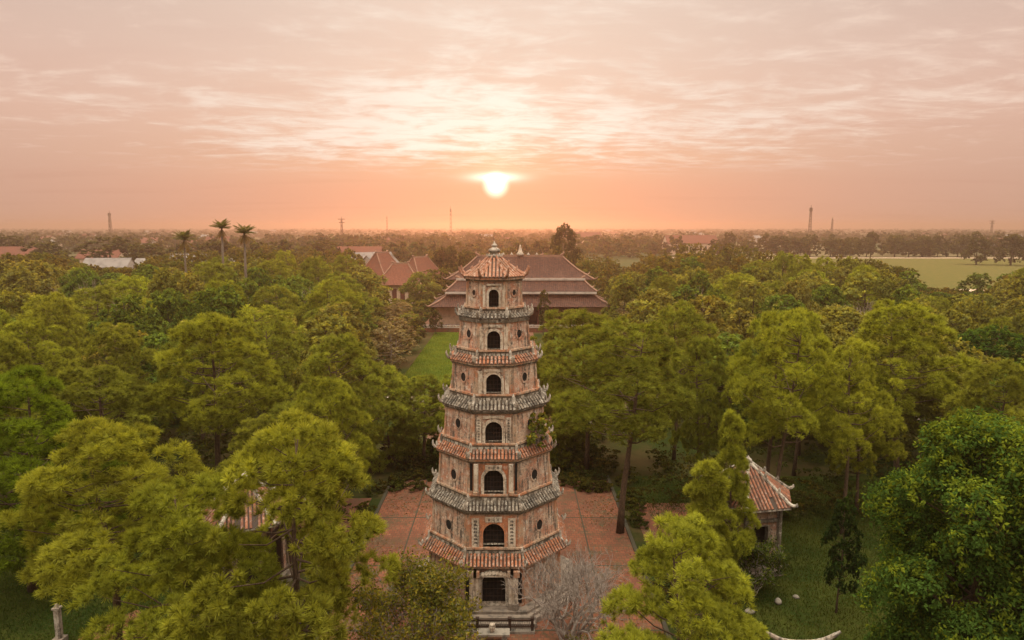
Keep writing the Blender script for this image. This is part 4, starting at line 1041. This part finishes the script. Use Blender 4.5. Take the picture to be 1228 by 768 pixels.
def bare_branches(b, rng, p, d, L, r, depth, spread=.55, up=.25):
    e = p + d * L; mid = (p + e) / 2 + rng.normal(size=3) * L * .06
    b.tube([p, mid, e], [r, r * .85, r * .7], 5 if depth > 2 else 4, 0, False)
    if depth == 0: return
    for i in range(rng.integers(2, 4)):
        nd = unit(d + rng.normal(size=3) * spread + np.array([0, 0, up])); bare_branches(b, rng, e, nd, L * rng.uniform(.66, .9), r * .66, depth - 1, spread, up)
def bare_tree(x, y, H, label, seed, barkm, name='bare_tree', spread=.5, stems=1, depth=5, col=None, leaf_n=0, leafcol=None, ls=.1, group=None, r=.09):
    t = thing(name, label, 'tree' if 'tree' in name else 'shrub', (x, y, 0), 0, group); rng = np.random.default_rng(seed); b = MB()
    for i in range(stems):
        a = 2 * PI * i / stems + rng.uniform(-.3, .3); d = unit(np.array([math.cos(a) * .55, math.sin(a) * .55, .8])) if stems > 1 else np.array([.05, .05, 1.0])
        bare_branches(b, rng, np.zeros(3), d, H * (.27 if stems > 1 else .3), r, depth, spread)
    mx = max(v[2] for v in b.V); k = H / mx; b.V = [(v[0] * k, v[1] * k, v[2] * k) for v in b.V]
    br = b.build('branches', barkm, t)
    if leaf_n:
        V = np.array(b.V); hi = V[V[:, 2] > H * .28]
        pos = hi[rng.integers(0, len(hi), leaf_n)] + rng.normal(size=(leaf_n, 3)) * H * .035
        nr = unit(rng.normal(size=(leaf_n, 3)) * .7 + np.array([0, 0, .7])); yl = rng.uniform(0, 1, (leaf_n, 1))
        T = rng.uniform(.6, 1.3, (leaf_n, 1)) * (1 + np.array([1.1, .6, .0]) * (yl > .55) * yl)
        Vv, F, Tt = leaf_arrays(rng, pos, nr, ls * rng.uniform(.6, 1.3, leaf_n), T)
        c = link('leaves', fast_mesh('leaves', Vv, F, 4, Tt, M['leaf']), t); c.color = (*leafcol, 1)
    return t
bare_tree(-4.9, 32.2, 5.2, 'rounded leafy frangipani with yellow-green leaves left of the tower door', 3, M['grey_bark'], 'frangipani_shrub', .62, 7, 5, leaf_n=17000, leafcol=(.105, .105, .020), ls=.095, r=.075)
bare_tree(3.0, 33.4, 5.3, 'leafless grey frangipani with dense forking twigs right of the tower door', 6, M['grey_bark'], 'frangipani_shrub', .50, 10, 6, r=.105)
bare_tree(4.4, 30.4, 2.8, 'small sparse shrub below the leafless grey frangipani', 7, M['grey_bark'], 'shrub', .6, 6, 4, leaf_n=700, leafcol=(.08, .085, .02), ls=.09, r=.04)
bare_tree(14.7, 38.8, 3.3, 'dark leafy bush against the front wall of the right pavilion', 12, M['grey_bark'], 'shrub', .6, 7, 4, leaf_n=5200, leafcol=(.045, .065, .014), ls=.10, r=.05)
bare_tree(-6.6, 33.8, 2.9, 'twiggy half-bare bush behind the leafy frangipani', 9, M['grey_bark'], 'shrub', .55, 6, 5, leaf_n=500, leafcol=(.10, .075, .03), ls=.08, r=.04)

# the bush that has rooted on the tower's fourth storey
bb = thing('ledge_bush', 'wild green bush rooted on the right ledge of the tower', 'bush', (TC[0] + 2.45, TC[1] - 1.95, 9.35))
V, F, T, lb_, rg = broad_arrays(5, 2.0, 1.0, .05, 16, 34, 9, .085, 'dome', (1.8, 1.2, .8), .9, .5)
c = link('leaves', fast_mesh('leaves', V, F, 4, T, M['leaf']), bb); c.color = (.13, .145, .025, 1)
b = MB()
for i in range(6): a = i * 1.05; b.tube([(0, 0, 0), (.2 * math.cos(a), .2 * math.sin(a), .5), (.35 * math.cos(a), .35 * math.sin(a), 1.0)], [.03, .022, .01], 5)
b.build('stems', M['grey_bark'], bb)

# garden planting between the lawn and the halls
GARD = [(-17.6, 97, 8.0, 4.0, 'pinkish', 'paleoval', 'pale pinkish blossom tree at the left lawn edge, nearest of its row'), (-18.6, 107, 7.8, 4.0, 'pinkish', 'paleoval', 'pale blossom tree second along the left lawn edge'),
        (-18.4, 118, 7.0, 3.2, 'brown', 'oval1', 'brownish tree third along the left lawn edge'), (-21.5, 130, 7.6, 3.6, 'pinkish', 'paleoval', 'pale blossom tree at the far end of the left lawn edge'),
        (20.5, 116, 8.0, 4.0, 'pinkish', 'paleoval', 'pale pinkish tree by the right corner of the main hall'), (22.5, 128, 8.5, 4.2, 'pinkish', 'paleoval', 'pale twiggy tree behind the right lawn beside the hall'),
        (-15.6, 138, 5.2, 1.5, 'dusk', 'oval0', 'dark clipped cypress at the left front corner of the main hall'), (-17.6, 128, 4.6, 1.4, 'dusk', 'oval1', 'dark clipped cypress in the left planting, further from the hall'),
        (6.4, 136, 9.5, 1.5, 'dusk', 'oval0', 'slim dark cypress standing before the main hall right of the tower'),
        (-27, 160, 5.2, 3.0, 'brown', 'broad2', 'low bushy tree in front of the monks halls'), (-33, 168, 4.5, 3.0, 'green', 'broad0', 'low green tree in front of the monks halls, left one'),
        (-23.5, 176, 10.5, 4.4, 'olive', 'broad3', 'pale green round tree between the monks halls and the main hall'), (-24.5, 150, 5.5, 3.2, 'pinkish', 'paleoval', 'pale twiggy tree beside the main hall, left side'),
        (17.5, 230, 23.0, 6.0, 'dusk', 'broad1', 'big dark dome tree standing above the skyline right of the tower top'),
        (-13, 205, 15, 6.5, 'dusk', 'far1', 'dark rounded tree behind the rear hall, left of the tower top'), (-22, 225, 16, 7, 'dusk', 'far2', 'dark rounded tree between the monks halls and the tower top'),
        (14.5, 208, 16.0, 5.0, 'dusk', 'far1', 'dark tree right behind the distant temple hall')]
for x, y, H, R, col, key, lb in GARD:
    put_tree(key, 'broadleaf_tree' if 'cypress' not in lb else 'cypress_tree', lb, 'tree', x, y, H, R, col); taken.append((x, y, R))

# ------------------------------------------------------------------ the forest: one tree at a time out to 150 m, beyond that a mass
FPX = 819.0
def top_limit(px, Y):
    """highest picture row (1228x768 frame) that forest crowns reach, read off the photograph along the skyline"""
    xs = [0, 60, 110, 165, 185, 240, 320, 370, 425, 452, 515, 525, 725, 740, 790, 840, 890, 930, 985, 1010, 1085, 1100, 1195, 1228]
    ys = [305, 296, 318, 322, 300, 300, 290, 288, 298, 352, 354, 400, 400, 330, 292, 280, 286, 290, 300, 306, 312, 346, 348, 318]
    return float(np.interp(px, xs, ys))
def z_at_row(row, Y):
    w = (row - 384) / FPX; p_ = math.radians(7.8)
    return CAM_H - Y * (math.sin(p_) + w * math.cos(p_)) / (math.cos(p_) - w * math.sin(p_))
def px_of(x, Y, z):
    p_ = math.radians(7.8); d = Y * math.cos(p_) + (CAM_H - z) * math.sin(p_); return 614 + FPX * x / d
KEEP = [(-11.2, 9.2, 20, 60), (-18.0, 16.5, 64, 176), (-48, -24, 182, 236), (-18, 22, 170, 215), (-42, -19, 20, 44), (10, 27, 20, 48)]
rf = random.Random(77); forest = []
def try_tree(Y0, Y1, gap):
    Y = math.sqrt(rf.uniform(Y0 * Y0, Y1 * Y1)); x = rf.uniform(-.80, .80) * Y
    for a, b_, c_, d_ in KEEP:
        if a < x < b_ and c_ < Y < d_: return
    R = rf.uniform(3.4, 5.4) * (1 if Y < 110 else 1.12)
    if Y < 60 and abs(x + 1) < 17: R *= .8
    for (qx, qy, qr) in taken:
        if abs(qx - x) < 10 and abs(qy - Y) < 10 and math.hypot(qx - x, qy - Y) < gap * (R + qr): return
    px = px_of(x, Y, 10); lim = top_limit(px, Y)
    if Y > 232 and 100 < x: return
    zmax = z_at_row(lim + rf.uniform(0, 14), Y)
    if 440 < px < 520 and Y > 80: zmax = min(zmax, z_at_row(372 + rf.uniform(0, 25), Y))
    H = min(rf.uniform(10.5, 14.5) if Y < 100 else rf.uniform(10, 16.5), zmax)
    if H < 4.0: return
    R = min(R, H * .5)
    taken.append((x, Y, R)); forest.append((x, Y, H, R, px))
for _ in range(9000): try_tree(44, 100, .80)
near_n = len(forest)
for _ in range(5000):
    if len(forest) > 262: break
    try_tree(100, 165, .78)

ORD = ['first', 'second', 'third', 'fourth', 'fifth', 'sixth', 'seventh', 'eighth', 'ninth', 'tenth', 'eleventh', 'twelfth', 'thirteenth', 'fourteenth', 'fifteenth', 'sixteenth', 'seventeenth', 'eighteenth', 'nineteenth', 'twentieth']
rows = [(44, 62, 'in the wood front row'), (62, 78, 'in the wood second row'), (78, 96, 'deep in the middle wood'), (96, 120, 'towards the back of the wood'), (120, 170, 'along the far side of the wood')]
bins = {}
for f in forest:
    x, Y, H, R, px = f; r3 = rf.random()
    side = 'left' if x < 0 else 'right'
    if Y < 70: kind = 'pine' if r3 < .75 else 'broad'
    elif side == 'left': kind = 'pine' if r3 < .34 else ('oval' if r3 < .42 else 'broad')
    else: kind = 'pine' if r3 < .24 else ('oval' if r3 < .36 else 'broad')
    n_ = rf.random()
    if kind == 'pine': col = ('pine' if n_ < .45 else 'pine_olive'); key = f'mpine{rf.randrange(3)}' if Y > 62 else f'pine{rf.randrange(4)}'; word = 'yellow-green pine' if col == 'pine' else 'olive pine'
    else:
        col = ('green' if n_ < (.5 if side == 'left' else .3) else 'olive' if n_ < .8 else 'brown'); word = {'green': 'green', 'olive': 'olive', 'brown': 'brownish'}[col] + (' slender' if kind == 'oval' else ' rounded') + ' tree'
        key = f'broad{rf.randrange(6)}' if kind == 'broad' else f'oval{rf.randrange(2)}'
    row = next(s for a, b_, s in rows if a <= Y < b_)
    bins.setdefault((word, row, side), []).append((px, f, key, col, kind))
for (word, row, side), L in bins.items():
    L.sort(key=lambda q: q[0] if side == 'right' else -q[0])
    for i, (px, (x, Y, H, R, _), key, col, kind) in enumerate(L):
        n_ = ORD[i] if i < len(ORD) else 'outermost'
        lb = f'{word} {row}, {n_} {side}wards from the tower'
        put_tree(key, 'pine_tree' if kind == 'pine' else 'broadleaf_tree', lb, 'tree', x, Y, H, R * (1.05 if kind != 'oval' else .8), col, group=f'forest trees {side} of the tower')
print('forest trees', len(forest), 'near', near_n)

# pale dead snags in the left and right forest
for i, (x, y, H, lb) in enumerate([(-62, 132, 14.5, 'pale leafless tree near the three palms'), (-36, 108, 12.5, 'pale bare-limbed tree right of the tallest palm'), (-55, 98, 12.5, 'grey dead snag below the slender palm'),
                                   (-72, 118, 13.5, 'pale forked dead tree left of the palms'), (30, 108, 12.5, 'bare pale tree in the middle of the right wood'), (46, 92, 12.5, 'leafless grey tree among the right olive crowns')]):
    bare_tree(x, y, H, lb, 20 + i, M['pale_bark'], 'bare_tree', .42, 1, 5, r=.16)

# mass of forest beyond, one object
def forest_mass(name, spots, seed, col, nlob=14, spr=12, lps=5, ls=.62):
    VV, TT = [], []; base = []
    for q in range(5):
        V, F, T, lo, rg = broad_arrays(seed + q, 1.0, .42, .1, nlob, spr, lps, .05, 'dome' if q % 2 else 'oval'); base.append((V, T))
    rg = np.random.default_rng(seed)
    for (x, y, H, R) in spots:
        V, T = base[rg.integers(0, 5)]; a = rg.uniform(0, 6.28); k = R / .42
        c_ = V.reshape(-1, 4, 3); mid = c_.mean(1, keepdims=True); loc = (c_ - mid) * (ls / .05) ; cen = mid * np.array([k, k, H])
        W = (cen + loc).reshape(-1, 3)
        X = W[:, 0] * math.cos(a) - W[:, 1] * math.sin(a) + x; Yy = W[:, 0] * math.sin(a) + W[:, 1] * math.cos(a) + y
        VV.append(np.stack([X, Yy, W[:, 2]], 1)); tt = rg.uniform(.75, 1.25) * np.array([rg.uniform(.85, 1.3), 1, rg.uniform(.7, 1.2)]); TT.append(T * tt)
    V = np.concatenate(VV); T = np.concatenate(TT)
    o = link(name, fast_mesh(name, V, np.arange(len(V)).reshape(-1, 4), 4, T, M['leaf'])); o.color = (*col, 1); return o
spots = []
for _ in range(6000):
    Y = math.sqrt(rf.uniform(150 ** 2, 300 ** 2)); x = rf.uniform(-.82, .82) * Y
    if any(a < x < b_ and c_ < Y < d_ for a, b_, c_, d_ in KEEP): continue
    px = px_of(x, Y, 10)
    if Y > 225 and x > 95: continue
    R = rf.uniform(4, 6)
    if any(abs(qx - x) < 8 and abs(qy - Y) < 8 and math.hypot(qx - x, qy - Y) < 6.4 for qx, qy, qr in taken): continue
    H = min(rf.uniform(9, 16), z_at_row(top_limit(px, Y) + rf.uniform(-2, 8), Y))
    if 440 < px < 520: H = min(H, z_at_row(352 + rf.uniform(0, 10), Y)) if Y < 192 else H
    if 515 < px < 735: H = min(rf.uniform(7, 12), z_at_row(292, Y)) if Y > 200 else 0
    if H < 3: continue
    taken.append((x, Y, R)); spots.append((x, Y, H, R))
o = forest_mass('forest', spots, 300, (.085, .080, .018), 16, 14, 6, .46); tag(o, kind='stuff', label='dense olive forest behind the counted trees', cat='forest')

# shrubs and saplings under the trees
us = []
for _ in range(2600):
    Y = math.sqrt(rf.uniform(42 ** 2, 150 ** 2)); x = rf.uniform(-.8, .8) * Y
    if any(a - .5 < x < b_ + .5 and c_ < Y < d_ for a, b_, c_, d_ in KEEP): continue
    us.append((x, Y, rf.uniform(.8, 3.4), rf.uniform(.8, 2.2)))
us += [(rf.uniform(-12, 10), rf.uniform(57.6, 70), rf.uniform(.5, 2.0), rf.uniform(.6, 1.4)) for _ in range(70)] + [(rf.choice((-1, 1)) * rf.uniform(5.5, 9.2) - 1, rf.uniform(54.5, 58), rf.uniform(.25, 1.0), rf.uniform(.5, 1.1)) for _ in range(34)] + [(rf.choice((-11.1, 9.4)) + rf.uniform(-.4, .4), rf.uniform(30, 57), rf.uniform(.4, 1.3), rf.uniform(.5, 1.0)) for _ in range(36)]
o = forest_mass('undergrowth', [q for q in us if q[1] < 74], 400, (.055, .058, .016), 9, 13, 6, .11); tag(o, kind='stuff', label='leafy shrubs under the nearest pines', cat='undergrowth')
o = forest_mass('undergrowth', [q for q in us if q[1] >= 74], 410, (.055, .055, .016), 8, 9, 5, .22); tag(o, kind='stuff', label='tangled undergrowth below the forest crowns', cat='undergrowth')

# grass blades standing on the right and left lawns
def grass_tufts(name, rect, n, seed, col):
    rg = np.random.default_rng(seed); x0, x1, y0, y1 = rect
    base = np.stack([rg.uniform(x0, x1, n), rg.uniform(y0, y1, n), np.full(n, .015)], 1)
    d = unit(np.stack([rg.normal(size=n) * .5, rg.normal(size=n) * .5, np.ones(n)], 1)); h = rg.uniform(.07, .24, (n, 1)); sd = unit(np.cross(d, rg.normal(size=(n, 3)))) * .02
    V = np.stack([base - sd, base + sd, base + d * h + sd * .3, base + d * h - sd * .3], 1).reshape(-1, 3)
    f = .5 + .5 * np.sin(base[:, 0] * .7 + 1.3 * np.sin(base[:, 1] * .5)) * np.sin(base[:, 1] * .6 + base[:, 0] * .23)
    T = np.repeat((rg.uniform(.6, 1.25, (n, 1)) * (1 + f[:, None] * np.array([.75, .45, .3]))), 4, 0)
    o = link(name, fast_mesh(name, V, np.arange(len(V)).reshape(-1, 4), 4, T, M['leaf'])); o.color = (*col, 1); tag(o, kind='stuff', label='short rough grass on the lawn', cat='grass')
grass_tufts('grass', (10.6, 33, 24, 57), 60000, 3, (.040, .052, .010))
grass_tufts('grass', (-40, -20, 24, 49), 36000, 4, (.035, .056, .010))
grass_tufts('grass', (-10.6, 8.6, 57.2, 68), 26000, 6, (.045, .06, .011))
grass_tufts('grass', (-16, -9.3, 88, 140), 22000, 5, (.085, .115, .014))

# fallen leaves and needles on the paving
def litter(n, seed):
    rg = np.random.default_rng(seed); x = rg.uniform(-10.2, 8.2, n); y = rg.uniform(23, 58, n)
    keep = (np.sin(x * .9 + 1.7 * np.sin(y * .4)) + np.sin(y * .7 - x * .3) + 1.5 * (np.abs(x + 1) / 9.5) ** 3 + rg.normal(size=n) * .5 > .9) & (np.hypot(x + 1.03, y - 40) > 5.1); x = x[keep]; y = y[keep]; m = len(x)
    V, F, T = leaf_arrays(rg, np.stack([x, y, np.full(m, .05)], 1), unit(rg.normal(size=(m, 3)) * .35 + np.array([0, 0, 1])), rg.uniform(.04, .10, m), rg.uniform(.4, 1.3, (m, 1)) * np.array([1, .8, .7]))
    o = link('fallen_leaves', fast_mesh('fallen_leaves', V, F, 4, T, M['leaf'])); o.color = (.16, .10, .04, 1); tag(o, kind='stuff', label='fallen leaves strewn over the red courtyard', cat='leaves')
litter(16000, 8)
# ------------------------------------------------------------------ the far plain: tree belts, houses, masts
def far_tree_row(pts, group, lbf, col='dusk'):
    pts.sort()
    for i, (x, y, H, R) in enumerate(pts):
        put_tree(f'far{i % 3}', 'broadleaf_tree', lbf(i), 'tree', x, y, H, R, col, group=group)
rw = random.Random(9)
far_tree_row([(150 + i * 11.5 + rw.uniform(-3, 3), 500 + rw.uniform(-6, 10), rw.uniform(12, 19), rw.uniform(6.5, 9)) for i in range(20)], 'dark trees behind the meadow',
             lambda i: f'dark dome tree in the row behind the meadow, {ORD[i]} from the left')
far_tree_row([(268, 395, 16, 8), (283, 388, 18, 8.5), (298, 380, 17, 9), (322, 372, 19, 9), (232, 470, 15, 6)], 'dark trees at the right end of the meadow', lambda i: f'dark clump tree at the meadow right end, {ORD[i]} from the left')
far_tree_row([(101, 214, 8, 4.2), (112, 212, 7, 4), (134, 196, 9, 4.4), (151, 205, 8.5, 5)], 'trees on the near meadow edge', lambda i: f'low tree on the near edge of the meadow, {ORD[i]} from the left', 'green')
# left middle distance: big dark domes
far_tree_row([(-225, 330, 15, 13), (-202, 345, 17, 14), (-178, 335, 14, 12), (-128, 300, 16.5, 11), (-108, 305, 15.5, 10), (-90, 330, 15, 10), (-330, 420, 14, 12), (-300, 410, 17, 13)], 'dark dome trees beyond the left forest', lambda i: f'dark dome tree beyond the left forest, {ORD[i]} from the left')

sp = []
for _ in range(5200):
    Y = 300 * (3600 / 300) ** rw.random(); x = rw.uniform(-.85, .85) * Y
    if 85 < x < 430 and 215 < Y < 492: continue
    n = math.sin(x * .011 + 2) + math.sin(Y * .013 + x * .004) + math.sin(x * .003 - Y * .006)
    if n < rw.uniform(-1.4, .9): continue
    k = 1 + Y / 1800
    sp.append((x, Y, rw.uniform(7, 16), rw.uniform(5, 9) * k))
    if len(sp) > 2300: break
o = forest_mass('distant_woods', sp, 500, (.058, .056, .020), 7, 8, 4, 1.7); tag(o, kind='stuff', label='scattered woods fading into the hazy plain', cat='woods')

def house(x, y, L, D, zw, zr, rz, roofm, wallm, label, group):
    t = thing('house', label, 'house', (x, y, 0), rz, group)
    b = MB(); b.box((0, 0, zw / 2), (L, D, zw)); b.add([(-L / 2, -D / 2, zw), (-L / 2, D / 2, zw), (-L / 2, 0, zr - .1)], [(0, 1, 2)]); b.add([(L / 2, -D / 2, zw), (L / 2, D / 2, zw), (L / 2, 0, zr - .1)], [(0, 1, 2)]); b.build('wall', wallm, t)
    b = MB()
    for s in (-1, 1): b.add([(-L / 2 - .4, s * (D / 2 + .5), zw - .3), (L / 2 + .4, s * (D / 2 + .5), zw - .3), (L / 2 + .4, 0, zr), (-L / 2 - .4, 0, zr), (-L / 2 - .4, s * (D / 2 + .5), zw - .15), (L / 2 + .4, s * (D / 2 + .5), zw - .15), (L / 2 + .4, 0, zr + .15), (-L / 2 - .4, 0, zr + .15)], [(0, 1, 2, 3), (4, 5, 6, 7), (0, 1, 5, 4)])
    b.build('roof', roofm, t)
    for i in range(max(2, int(L / 4))):
        b = MB(); n = max(2, int(L / 4)); b.box((-L / 2 + L * (i + .5) / n, -D / 2 - .03, zw * .55), (1.3, .08, zw * .38)); b.build('window', M['pane'], t)
HS = [(-262, 355, 34, 14, 6, 11.5, .05, 'house_roof', 'white', 'long orange roofed building at the far left edge'), (-222, 372, 24, 12, 5, 9.5, -.1, 'house_roof', 'cream', 'orange roofed building right of the long one, far left'),
      (-172, 292, 18, 10, 5, 8.5, .1, 'tin', 'white', 'grey roofed shed left of the palms'), (-157, 300, 14, 9, 5.5, 8, .05, 'tin', 'cream', 'small grey roofed shed beside the other shed'),
      (-134, 285, 16, 9, 7.5, 10.5, -.05, 'tin', 'white', 'tall white house behind the palms'), (-118, 272, 14, 9, 6, 8.5, .2, 'tin', 'white', 'white house with low grey roof right of the tall one'),
      (-105, 268, 15, 9, 6.5, 9.5, .45, 'tin', 'white', 'slanting grey roofed house behind the two palms'), (-78, 340, 26, 12, 7, 12, .1, 'house_roof', 'cream', 'orange roofed house on the skyline right of the palms'),
      (-66, 318, 20, 10, 6, 10, .5, 'tin', 'white', 'white house with turned grey roof left of the monks halls'), (-58, 300, 14, 9, 6, 9.5, .9, 'tin', 'white', 'small white house close behind the monks halls'),
      (140, 540, 40, 16, 9, 15, .05, 'house_roof', 'cream', 'orange roofed building behind the meadow trees'), (70, 700, 40, 16, 11, 16, .2, 'house_roof', 'cream', 'orange roofed block beyond the dark dome tree')]
for q in HS: house(*q[:7], M[q[7]], M[q[8]], q[9], 'houses of the far town')
for i in range(46):
    Y = 620 * (2600 / 620) ** rw.random(); x = rw.uniform(-.78, .78) * Y
    L = rw.uniform(14, 30); house(x, Y, L, rw.uniform(9, 14), rw.uniform(5, 8), rw.uniform(9, 12), rw.uniform(-.5, .5), M[rw.choice(['tin', 'house_roof', 'house_roof'])], M[rw.choice(['white', 'cream'])], 'tiny roof showing among the trees near the hazy horizon', 'tiny town roofs near the horizon')

def mast(x, y, H, label, w, cross=0, drum=False):
    t = thing('radio_mast', label, 'mast', (x, y, 0))
    b = MB()
    for sx, sy in ((-1, -1), (1, -1), (1, 1), (-1, 1)): b.tube([(sx * w, sy * w, 0), (sx * w * .45, sy * w * .45, H)], w * .22, 4)
    n = int(H / (w * 4))
    for i in range(n):
        z0, z1 = H * i / n, H * (i + 1) / n; k0, k1 = w * (1 - .55 * i / n), w * (1 - .55 * (i + 1) / n)
        for s in (-1, 1): b.tube([(s * k0, -k0, z0), (-s * k1, -k1, z1)], w * .13, 4); b.tube([(-k0, s * k0, z0), (-k1, -s * k1, z1)], w * .13, 4)
    b.build('lattice_frame', M['lattice'], t)
    a = MB(); a.tube([(0, 0, H), (0, 0, H * 1.08)], w * .16, 5)
    if drum:
        for q in range(5): an = q * 1.256; a.box((math.cos(an) * w * .9, math.sin(an) * w * .9, H * .93), (w * .5, w * .5, H * .10))
    a.build('aerial', M['lattice'], t)
    for i in range(cross):
        c = MB(); z = H * (.98 - .14 * i); c.box((0, 0, z), (w * (6.5 - 1.2 * (i == 1)), w * .5, w * .6)); c.build('cross_arm', M['lattice'], t)
mast(-720, 1235, 46, 'thin mast standing on the left horizon', 2.2, 0, True)
mast(-126, 1420, 58, 'tall slim mast left of the setting sun', 2.0)
mast(545, 1260, 56, 'tallest mast on the right horizon', 2.3, 0, True)
mast(655, 1410, 38, 'short mast right of the tallest mast', 1.8)
mast(-220, 890, 32, 'pylon with two cross arms left of the sun', 1.4, 2)
mast(-290, 1600, 44, 'faint thin mast between the pylon and the sun', 1.5)
mast(1010, 1450, 34, 'short pylon near the right picture edge', 1.9, 2)
